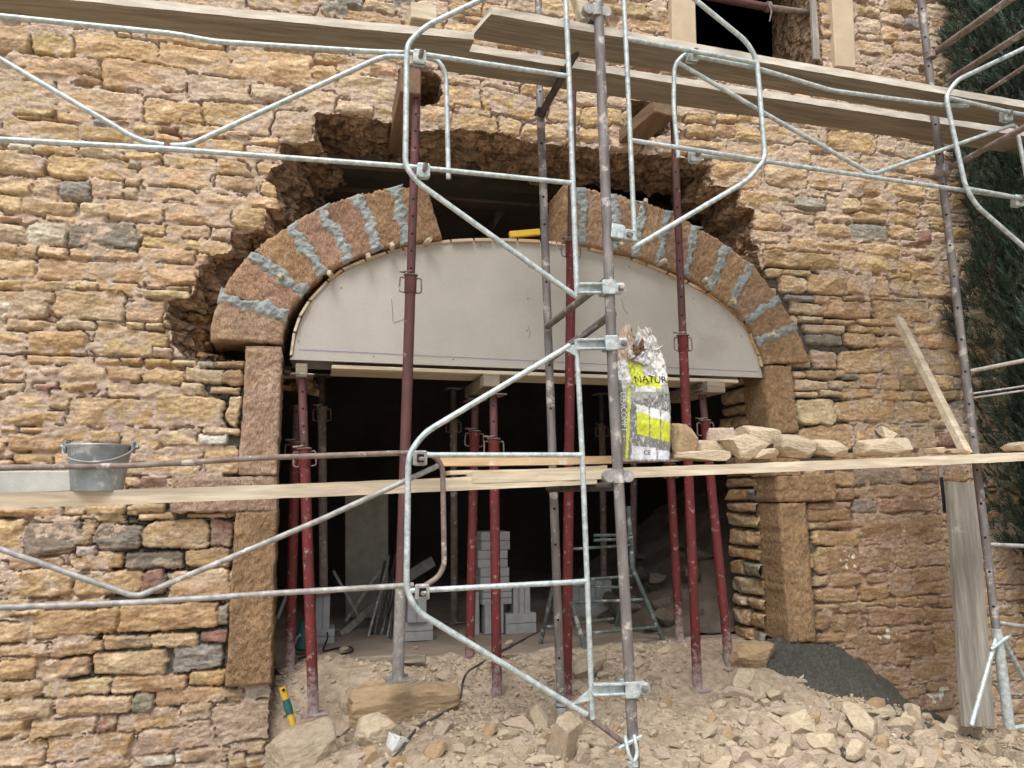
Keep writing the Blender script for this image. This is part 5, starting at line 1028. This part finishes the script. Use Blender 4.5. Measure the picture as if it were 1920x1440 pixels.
# ------------------------------------------------------------------ stones on the right plank
YP = -.93
for (x0, y0, x1, y1, mi, lb, tl) in [(1256, 797, 1303, 855, 3, 'rough orange stone on the plank touching the cement bag', None), (1257, 845, 1366, 864, 1, 'long thin flat stone at the bottom of the pile next to the bag', (0, 0, 0)),
        (1300, 828, 1362, 852, 1, 'low flat buff stone behind the front slab on the plank', (0, .05, 0)), (1322, 800, 1382, 848, 2, 'pinkish triangular stone leaning in the middle of the plank pile', (0, -.3, .2)), (1350, 817, 1438, 861, 1, 'large pale wedge-shaped stone at the front of the plank pile', (0, .12, 0)),
        (1384, 802, 1458, 842, 1, 'cream rounded stone on top of the plank pile', (0, .15, 0)), (1402, 842, 1458, 860, 1, 'small stone under the cream rounded one', (0, 0, 0)), (1452, 818, 1524, 858, 0, 'squared buff stone standing right of the plank pile', (0, .06, 0)), (1518, 826, 1581, 856, 1, 'pale block right after the squared buff stone', (0, .03, 0)),
        (1603, 824, 1706, 853, 1, 'long white dusted stone lying alone on the right plank', (0, -.05, 0)), (1640, 806, 1684, 834, 1, 'small white shard on top of the long white stone', (0, .3, 0)), (1738, 839, 1772, 851, 1, 'small crumb of stone near the leaning batten', (0, 0, 0)), (1768, 842, 1800, 851, 0, 'flat chip of stone at the foot of the leaning batten', (0, 0, 0)), (1882, 829, 1950, 847, 0, 'flat stone on the plank at the right edge', (0, 0, 0)),
        (1338, 838, 1372, 860, 0, 'small brown stone tucked under the pinkish triangular one', (0, .1, 0))]:
    yy = YP+.06*(y1 < 853)+(.05 if 'behind' in lb or 'top' in lb or 'triang' in lb else 0)
    cx_, cy_ = (x0+x1)/2, (y0+y1)/2; c = P(cx_, cy_, yy); d_ = depth(c); Wd, Hd = (x1-x0)*d_/F0, (y1-y0)*d_/F0
    m = fastmesh('stone', *rockverts(int(x0*3+y1), 5, 15, .03, 6 if 'shard' not in lb and 'triang' not in lb and 'wedge' not in lb else 0), M_ROCKS[mi], smooth=False); rock(c, (Wd*1.06, min(Wd, .16)*.9, Hd*1.1), tl or (.1, .1, .3), lb, 'stones lying on the right plank', m, 'loose_stone')

# ------------------------------------------------------------------ cement bag
bg_ = thing('cement_bag', 'torn half-empty lime bag, grey and yellow-green, standing on the right plank', 'bag', P(1208, 866, -.93))
bb = P(1207, 866, -.93); dpt = depth(bb); mpp = dpt/F0; na, nh = 220, 170; AD = np.linspace(0, 2*math.pi, 20001); sgx = np.sign(np.cos(AD))*np.abs(np.cos(AD))**.45*.12; sgy = np.sign(np.sin(AD))*np.abs(np.sin(AD))**.6*.065
PL = np.r_[0, np.cumsum(np.hypot(np.diff(sgx), np.diff(sgy)))]; TU = np.linspace(0, 2*math.pi, na, endpoint=False); A_ = np.interp(TU/(2*math.pi)*PL[-1], PL, AD)
Hh = np.linspace(0, 1, nh); AG, HH = np.meshgrid(A_, Hh, indexing='ij'); AA, _ = np.meshgrid(TU, Hh, indexing='ij')
HT = 232*mpp; yaw = -.22
cxs_ = np.interp(HH, [0, .3, .6, .8, .92, 1], [0, 1, 1, -3, -8, -12]); hw = np.interp(HH, [0, .2, .45, .7, .85, .95, 1], [47, 50, 51, 48, 44, 38, 28])*mpp; hd = np.interp(HH, [0, .3, .6, .8, 1], [.055, .07, .06, .04, .03])
ca, sa = np.cos(AG), np.sin(AG); ex = .45; lx = np.sign(ca)*np.abs(ca)**ex*hw; lyy = np.sign(sa)*np.abs(sa)**(ex+.15)*hd
u_ = ca; fr_ = -sa      # front is sa<0
cr = (fbm(AA*3+2, HH*9, 1, 4)-.5); cr2 = (np.abs(fbm(AA*5, HH*14, 3, 4)-.5)); amp = np.interp(HH, [0, .45, .62, .75, 1], [.010, .018, .04, .055, .065])
cr = np.where(AA > 6.0, cr*(2*math.pi-AA)/.283+(fbm(0*AA+2, HH*9, 1, 4)-.5)*(1-(2*math.pi-AA)/.283), cr)
lx = lx+cr*amp*.6; lyy = lyy+(cr2-.1)*amp*np.sign(sa)*1.2
topn = 1+np.interp(HH, [.8, 1], [0, 1])*((vn(AA*2.5, 3+0*AA, 1)-.5)*.30+(np.abs(AA-5.0) < .35)*.10*(1-np.abs(AA-5.0)/.35))
X = lx*math.cos(yaw)-lyy*math.sin(yaw); Y_ = lx*math.sin(yaw)+lyy*math.cos(yaw)
BX = bb[0]+X+cxs_*mpp; BY = bb[1]+Y_; BZ = bb[2]+HH*HT*np.where(HH > .8, topn, 1)+(cr*.02)*sst(.5, .8, HH)
# printed design: s across the front (-1..1), h height
s_ = lx/(48*mpp); h = HH; front = (sa < .15)
col = np.zeros((na, nh, 3)); col[:] = (.17, .175, .175)
spk = fbm(AA*30, HH*50, 4, 3)[..., None]; col = np.where(spk > .66, np.array((.48, .48, .47)), col)
def put(m_, c_): col[m_] = c_
slp = s_*.05
YG = np.array((.50, .57, .04))
put((h > .62+slp), (.44, .45, .44)); put((h > .5+slp) & (h <= .62+slp), (.30, .31, .30))
put((s_ < -.86) | ~front, (.13, .135, .13)); put((~front) & (h > .6), (.5, .46, .42))
for x0, x1 in ((-.35, .12), (.17, .56), (.61, .97)):
    put(front & (s_ > x0) & (s_ < x1) & (h > .20-.05*s_) & (h < .44-.05*s_), YG); put(front & (s_ > x0) & (s_ < x1) & (h > .36-.05*s_+(x0 < 0)*.02) & (h < .44-.05*s_), (.62, .66, .68))
put(front & (s_ > -.55) & (s_ < .4) & (h > .012) & (h < .115-.02*s_), (.58, .62, .68)); put(front & (s_ > .47) & (s_ < .97) & (h > .012) & (h < .10-.02*s_), (.55, .60, .70))
put(front & (s_ > -.80+h*.25) & (s_ < -.70+h*.25) & (h > .02) & (h < .62), YG)
put(front & (s_ > -.45) & (s_ < .65) & (h > .60-.02*s_+(fbm(AA*8, HH*8, 1, 2)-.5)*.05) & (h < .685), YG)
put(front & (s_ > -.35) & (s_ < .45) & (h > .56) & (h < .60+(fbm(AA*9, HH*9, 2, 2)-.5)*.04), (.62, .65, .64))
put(front & (s_ > -.55) & (s_ < .05) & (h > .68) & (h < .84+(fbm(AA*9, HH*9, 5, 2)-.5)*.06), np.array((.50, .56, .06)))
put((h > .80+(fbm(AA*6, HH*6, 6, 3)-.5)*.12) & (s_ < -.1), (.50, .40, .33)); put(front & (s_ > .35) & (h > .62) & (s_ > 1.5-h*1.35), (.66, .67, .66))
put((h > .9) & (s_ > .1), (.64, .63, .61)); put((h > .86) & (h < .94) & (s_ > -.1) & (s_ < .25), (.12, .07, .05))
put(front & (s_ > -.95) & (s_ < -.5) & (h > .66) & (h < .82), (.62, .66, .68))
VB = np.stack([BX, BY, BZ], -1).reshape(-1, 3); ix = np.arange(na*nh).reshape(na, nh); ixn = np.roll(ix, -1, 0); Q = np.stack([ix[:, :-1], ixn[:, :-1], ixn[:, 1:], ix[:, 1:]], -1).reshape(-1, 4)
link('sack', fastmesh('sack', VB-LOC[bg_], Q, M_BAG, col.reshape(-1, 3)), bg_)
# torn paper flaps at the mouth
for k, (dx, dz, w_, hh, an_, m_) in enumerate([(.02, -.01, .035, .10, .15, M_WHITE), (.05, -.03, .03, .06, .9, M_WHITE), (-.03, -.03, .06, .05, -.7, M_TIMB), (-.07, -.06, .05, .05, -.3, M_BAG), (.075, -.16, .02, .05, 1.3, M_WHITE), (-.03, -.08, .06, .06, .4, M_WHITE)]):
    nn = 9; g_ = np.zeros((nn, nn, 3))
    for i in range(nn):
        for j in range(nn):
            a_, b_ = (i/(nn-1)-.5), j/(nn-1); tp = 1-b_*.75; g_[i, j] = (a_*w_*tp, -.03+(vn(a_*6+k*3, b_*5, 2)-.5)*.035, b_*hh)
    R = rotm(0, an_, 0); g_ = g_.reshape(-1, 3)@R.T+bb+np.array([dx, -.02, HT*.93+dz]); ix = np.arange(nn*nn).reshape(nn, nn); Q = np.stack([ix[:-1, :-1], ix[1:, :-1], ix[1:, 1:], ix[:-1, 1:]], -1).reshape(-1, 4)
    Vf = np.r_[g_, g_+[0, .003, 0]]; Qf = np.r_[Q, Q[:, ::-1]+nn*nn]; cc = np.tile((.5, .48, .45), (len(Vf), 1)); link('torn_flap', fastmesh('torn_flap', Vf-LOC[bg_], Qf, m_, cc), bg_)
# printing: text laid on the sack surface (front: nearest grid vertex)
frontm = (sa < 0.3); FVX = (lx/(48*mpp))[frontm]; FVH = HH[frontm]; FP = np.stack([BX, BY, BZ], -1)[frontm]
def text_on(txt, s0, h0, size, rot, m_, name='lettering'):
    cu = bpy.data.curves.new('t', 'FONT'); cu.body = txt; cu.size = 1; ob = bpy.data.objects.new('t', cu); SC.collection.objects.link(ob)
    me = bpy.data.meshes.new_from_object(ob.evaluated_get(bpy.context.evaluated_depsgraph_get())); bpy.data.objects.remove(ob)
    bm = bmesh.new(); bm.from_mesh(me); bmesh.ops.triangulate(bm, faces=bm.faces); bmesh.ops.subdivide_edges(bm, edges=[e for e in bm.edges if e.calc_length() > .3], cuts=2); bm.to_mesh(me); bm.free()
    for v in me.vertices:
        a_, b_ = v.co.x*size, v.co.y*size; c_, s2 = math.cos(rot), math.sin(rot); xs, ys = a_*c_-b_*s2, a_*s2+b_*c_
        ss, hh = s0+xs/(48*mpp), h0+ys/HT; k_ = np.argsort((FVX-ss)**2*.05+(FVH-hh)**2)[:4]; wts = 1/((FVX[k_]-ss)**2*.05+(FVH[k_]-hh)**2+1e-6); p = (FP[k_]*wts[:, None]).sum(0)/wts.sum()
        v.co = Vector(p+np.array([.0, -.0035, 0])-LOC[bg_])
    me.materials.clear(); me.materials.append(m_); return link(name, me, bg_)
text_on('NATUR', -.38, .635, .050, 0, M_INK); text_on('LEFACOMPT', -.93, .56, .036, -math.pi/2, M_INKW); text_on('CE', -.1, .055, .03, 0, M_INK)
# ------------------------------------------------------------------ inside the opening
def floorpt(px, py): return PZ(px, py, FZ)
def cell_block(label, x0, y0, x1, y1, Yb, dep=.2, grooves=1, group='aerated concrete blocks inside the opening', rz=0., vert=False):
    tl, br = P(x0, y0, Yb), P(x1, y1, Yb); w_, h_ = br[0]-tl[0], tl[2]-br[2]; c = np.array([(tl[0]+br[0])/2, Yb+dep/2, (tl[2]+br[2])/2]); R = rotm(0, 0, rz)
    mb = MB(); ng = grooves+1
    if vert:
        for k in range(ng): mb.box(c+R@np.array([(k-(ng-1)/2)*w_/ng, 0, 0]), (w_/ng-.004, dep, h_-.002), R, 0, .003)
        mb.box(c+R@np.array([0, .006, 0]), (w_-.01, dep-.01, h_-.01), R, 0, 0)
    else:
        for k in range(ng): mb.box(c+R@np.array([0, 0, (k-(ng-1)/2)*h_/ng]), (w_, dep, h_/ng-.004), R, 0, .003)
        mb.box(c+R@np.array([0, .006, 0]), (w_-.012, dep-.012, h_-.01), R, 0, 0)
    return tag(mb.build('concrete_block', M_BLOCK, None, c), label, 'block', group)
yb = floorpt(950, 1190)[1]
cell_block('top grey block of the tall stack behind the middle props', 900, 997, 955, 1031, yb, grooves=1, rz=.08)
cell_block('second block from the top of the tall stack', 898, 1032, 953, 1064, yb, grooves=1, rz=-.05)
cell_block('third block from the top of the tall stack', 901, 1065, 955, 1098, yb, grooves=1)
cell_block('fourth block from the top of the tall stack, wider than its support', 904, 1099, 959, 1133, yb, grooves=2, rz=.04)
cell_block('upright block carrying the tall stack', 909, 1134, 945, 1188, yb, grooves=1, vert=True)
cell_block('tall block standing on the low block right of the tall stack', 962, 1098, 995, 1151, yb, vert=True, grooves=2)
cell_block('low block on the floor right of the tall stack', 947, 1151, 1005, 1187, yb, grooves=1, rz=.06)
cell_block('narrow upright block left of the tall stack', 888, 1110, 899, 1192, yb+.06, grooves=0, dep=.25)
cell_block('tall block standing behind the guard frame corner', 764, 1125, 800, 1167, floorpt(790, 1200)[1]-.05, grooves=1, vert=True)
cell_block('low block on the floor left of the guard frame diagonal', 757, 1167, 812, 1201, floorpt(790, 1201)[1], grooves=1)
cell_block('upright grey block behind the two left red props', 592, 1113, 618, 1180, floorpt(600, 1208)[1], vert=True, grooves=1)
cell_block('low block under the upright one near the left jamb', 588, 1180, 627, 1208, floorpt(600, 1208)[1], grooves=1)
yt = floorpt(1100, 1175)[1]+.4
cell_block('pale block pile seen through the green trestle', 1070, 1090, 1148, 1136, yt, vert=True, grooves=4); cell_block('block lying low under the trestle rungs', 1075, 1137, 1150, 1172, yt, grooves=1)
# grey sheet standing
mb = MB(); pxblock(mb, [(647, 925), (728, 925), (728, 1160), (648, 1158)], 2.0, .03); tag(mb.build('wall_board', mat('dim_plaster_board', (.30, .29, .24), bump=.1), None, P(690, 1160, 2.0)), 'large pale board standing in the gloom at the back left of the room', 'board')
# trestle
tr = thing('steel_trestle', 'green painted steel trestle crusted with mortar inside the opening', 'trestle', floorpt(1150, 1200))
yA, yB = floorpt(1240, 1202)[1], floorpt(1014, 1205)[1]
yC = floorpt(1098, 1220)[1]
def tt_(n, a, b, r=.014): 
    mb = MB(); mb.tube([np.array(a), np.array(b)], r, 0, 10); return mb.build(n, M_TRES, tr)
TA, TB = P(1183, 1020, yA+.1), P(1040, 1060, yB+.1)
tt_('leg', P(1186, 1065, yA), floorpt(1243, 1200), .016); tt_('leg', P(1178, 950, yA+.1), P(1186, 1068, yA), .018); tt_('leg', P(1180, 1065, yA+.1), P(1150, 1195, yA+.4), .014)
tt_('leg', P(1040, 1085, yC+.1), floorpt(1014, 1205), .014); tt_('leg', P(1066, 1110, yC), floorpt(1098, 1222), .016)
for a, b in (((1065, 1030), (1184, 1022)), ((1090, 1087), (1184, 1080)), ((1070, 1130), (1205, 1124)), ((1080, 1190), (1228, 1176)), ((1025, 1176), (1150, 1160)), ((1060, 1098), (1184, 1102)), ((1115, 1004), (1184, 1003)), ((1115, 1013), (1184, 1011))):
    tt_('rung', P(*a, yC), P(*b, yA), .010)
# rods bundle
rb = thing('rod_bundle', 'bundle of thin steel rods and tools leaning beside the tall prop inside', 'tools', floorpt(720, 1200))
for k in range(9):
    a = floorpt(690+k*6, 1192+RNG.uniform(-4, 8)); b = P(722+k*4+RNG.uniform(-6, 16), 1090-RNG.uniform(0, 60), a[1]+.35); mb = MB(); mb.tube([a, b], RNG.uniform(.006, .011), 0, 8); mb.build('rod', M_DARK if k % 2 else M_GALD, rb)
LG = 'timber offcuts leaning inside the room'
for lb, a, b, w_ in (('long grey lath slanting low behind the left props', floorpt(640, 1190), P(738, 1105, 1.9), .05), ('pale board leaning high behind the tall prop', P(735, 1100, 2.0), P(812, 1052, 2.2), .09), ('thin pole slanting down left behind the tall prop', P(648, 1165, 1.7), P(712, 1070, 1.9), .025), ('thin pole slanting down right behind the left props', P(625, 1070, 1.8), P(675, 1160, 1.7), .022), ('thin pole leaning in the dark beside the left jamb', P(520, 1160, 1.0), P(548, 1090, 1.3), .022), ('pole leaning beside the right quoins inside', floorpt(1325, 1185), P(1352, 1090, 1.2), .05), ('short stake leaning in the rubble at the right', P(1318, 1180, .8), P(1345, 1120, .9), .03)):
    stick('timber_lath', lb, 'timber', np.array(a), np.array(b), w_, .02, M_WOODG, LG)
# green grinder with cable
gr = thing('power_tool', 'small green power tool with a black cable on the floor behind the left props', 'power tool', floorpt(563, 1228)); c = floorpt(563, 1228)
mb = MB(); mb.tube([c+[0, 0, .03], c+[.03, .05, .19]], [.045, .038], 0, 14); mb.build('body', M_GRN, gr)
mb = MB(); mb.tube(fillet([c+[-.05, -.02, .02], c+[-.03, -.04, .11], c+[0, -.03, .13]], .03), .010, 0, 10); mb.build('guard', M_GALD, gr)
mb = MB(); pts = [floorpt(x, y)+np.array([0, 0, z]) for x, y, z in ((585, 1195, .12), (606, 1190, .13), (615, 1212, .06), (603, 1226, .01), (630, 1218, .01), (660, 1216, .01), (662, 1224, .01), (640, 1230, .01), (605, 1235, .01), (575, 1232, .01), (560, 1238, .01))]; mb.tube(fillet(pts, .08, 5), .006, 0, 8); mb.build('cable', M_BLK, gr)
stick('timber_beam', 'squared timber lying on the floor left of the tall prop', 'timber', floorpt(650, 1247)+np.array([0, 0, .025]), floorpt(803, 1252)+np.array([0, .1, .035]), .045, .04, M_WOODO)
# cable over the rubble
pts = [floorpt(1010, 1186), floorpt(940, 1222), floorpt(875, 1262)]+[ground_hit(x, y)+np.array([0, 0, .008]) for x, y in ((867, 1285), (864, 1312), (848, 1334), (815, 1350), (786, 1366), (765, 1390), (745, 1420), (718, 1442))]
mb = MB(); mb.tube(fillet([p+[0, 0, .006] for p in pts], .12, 5), .0065, 0, 8); tag(mb.build('electric_cable', M_CABLE, None, pts[0]), 'dusty black cable snaking from the dark room over the rubble to the foreground', 'cable')
# hammer handle
hm_ = thing('hand_tool', 'hand tool with a yellow and green handle stuck upright beside the left jamb', 'tool', P(548, 1365, -.25))
a, b, c_, d_ = P(529, 1288, -.2), P(536, 1312, -.21), P(544, 1340, -.23), P(551, 1366, -.25)
mb = MB(); mb.tube([a, b], .018, 0, 12); mb.tube([c_, d_], .017, 0, 12); mb.tube([P(531.5, 1294, -.222), P(531.6, 1294, -.224)], .008, 1, 10); mb.build('yellow_end', [M_YEL, M_HOLE], hm_)
mb = MB(); mb.tube([b, lerp(b, c_, .5), c_], [.0195, .0215, .019], 0, 12); mb.build('green_grip', M_GRN, hm_)
pl = pxrock(727, 1380, 766, 1412, 'crumpled white plastic bag lying in the rubble at the bottom left', name='plastic_bag'); 
if pl is not None: pl.data = fastmesh('plastic_bag', *rockverts(77, 4, 16, .12), M_WHITE); pl['category'] = 'plastic bag'
for k in range(8):
    s_ = RNG.uniform(.03, .09); p = floorpt(RNG.uniform(620, 1180), RNG.uniform(1205, 1250)); rock(p+[0, 0, s_*.15], (s_, s_*.8, s_*.45), label='loose stone lying on the dusty floor of the doorway', group='loose stones on the doorway floor')

# ------------------------------------------------------------------ cypress trees at the right
def cypress(label, x, y, z0, h, rad, seed, nfr=9000):
    rg = np.random.default_rng(seed); o = thing('cypress_tree', label, 'tree', (x, y, z0), 'dark cypresses beyond the corner of the house')
    mb = MB(); mb.tube([np.array([x, y, z0-.1]), np.array([x+.03, y, z0+h*.5]), np.array([x, y+.02, z0+h*.95])], [.11, .07, .015], 0, 12)
    for k in range(16):
        t = rg.uniform(.12, .8); an = rg.uniform(0, 6.3); p = np.array([x, y, z0+h*t]); e = p+np.array([math.cos(an)*rad*.7, math.sin(an)*rad*.7, rad*1.1]); mb.tube([p, (p+e)/2+[0, 0, -.05], e], [.03, .02, .006], 0, 6)
    mb.build('trunk', M_BARK, o)
    # fronds: flat fans of narrow leaves
    t = rg.random(nfr)**.9; an = rg.uniform(0, 2*math.pi, nfr); prof = np.interp(t, [0, .08, .3, .7, 1], [.55, .9, 1, .75, .12])*rad
    lump = .62+.75*fbm(an*1.8+seed, t*11, 2, 3); rr = prof*lump*(1-rg.random(nfr)**2.6*.55)
    c = np.stack([x+np.cos(an)*rr, y+np.sin(an)*rr, z0+.55+t*(h-.5)], -1)
    up = np.stack([np.cos(an)*.55, np.sin(an)*.55, np.ones(nfr)], -1)+rg.normal(0, .32, (nfr, 3)); up /= np.linalg.norm(up, axis=1)[:, None]
    sd_ = np.cross(up, rg.normal(size=(nfr, 3))); sd_ /= np.linalg.norm(sd_, axis=1)[:, None]
    L = rg.uniform(.035, .12, nfr)*(.7+.6*fbm(an*2, t*12, 6, 3)); Vs, Cs = [], []
    base = np.array((.036, .058, .042)); kcol = fbm(an*3, t*20, 4, 3)
    for k in range(9):
        f = k/9.; sgn = 1 if k % 2 else -1; p0 = c+up*(L*f)[:, None]; dirv = up*(.75)+sd_*(sgn*.75*(1-f*.6)); l2 = L*(.42-.2*f)
        if k == 8: dirv = up; l2 = L*.35
        n2 = np.cross(dirv, np.cross(up, sd_)); w_ = .0055
        nrm = np.cross(up, sd_); side_ = np.cross(dirv, nrm); side_ /= (np.linalg.norm(side_, axis=1)[:, None]+1e-9)
        tip = p0+dirv*l2[:, None]+nrm*rg.normal(0, .006, (nfr, 1))
        Vs.append(np.stack([p0-side_*w_, p0+side_*w_, tip], 1)); cc = base[None]*(.6+1.0*kcol[:, None])*(.8+.65*f)*rg.uniform(.75, 1.25, (nfr, 1)); Cs.append(np.repeat(cc[:, None], 3, 1))  # light on the frond tips put into the leaf colour
    V = np.concatenate(Vs).reshape(-1, 3); Cc = np.concatenate(Cs).reshape(-1, 3); Q = np.arange(len(V)).reshape(-1, 3)
    link('foliage', fastmesh('foliage', V-LOC[o], Q, M_LEAF, Cc, smooth=False), o)
cypress('nearest dark cypress right of the corner tube', 5.22, -.42, .15, 7.2, .80, 1, 38000)
cypress('dark cypress further behind the corner of the house', 5.9, 1.2, .1, 7.6, 1.0, 2, 22000)
cypress('cypress at the far right edge behind the rungs', 6.9, .2, .1, 7.4, 1.0, 3, 16000)
cypress('cypress closing the view beyond the others', 7.4, 2.2, .1, 7.8, 1.2, 4, 12000)
cypress('unseen cypress added out of view to shade the right side of the wall', 5.6, -1.9, .1, 7.5, 1.0, 5, 7000)  # added tree out of view, there to darken the right side
gw = Relief(5.0, 9.0, -.3, 1.25, .02, 31); gw.rows((.09, .2), (.2, .5)); gw.C = gw.C*.8
v_, c_, q_, k_, i_ = relief_mesh(gw, None, lambda u, v, h: np.stack([u, .75-h*1.5+(u-4.5)*.1, v], -1), M_RUB)
o = link('garden_wall', fastmesh('garden_wall', v_, q_, M_RUB, c_)); tag(o, 'low dark rubble wall under the cypresses right of the house corner', 'wall')
# upper wall of the wood behind: dense hedge
rg = np.random.default_rng(8); n_ = 30000; c = np.stack([rg.uniform(4.6, 12, n_), rg.uniform(3.2, 4.2, n_), rg.uniform(0, 8, n_)], -1); d1 = rg.normal(size=(n_, 3))*.13; d2 = rg.normal(size=(n_, 3))*.10
V = np.stack([c, c+d1, c+d2], 1).reshape(-1, 3); cc = np.repeat(np.array((.02, .04, .025))[None]*rg.uniform(.6, 1.4, (n_, 1)), 3, 0)
o = link('hedge', fastmesh('hedge', V, np.arange(len(V)).reshape(-1, 3), M_LEAF, cc, smooth=False)); tag(o, 'dense dark mass of evergreen foliage far behind the cypresses', 'hedge', kind='stuff')
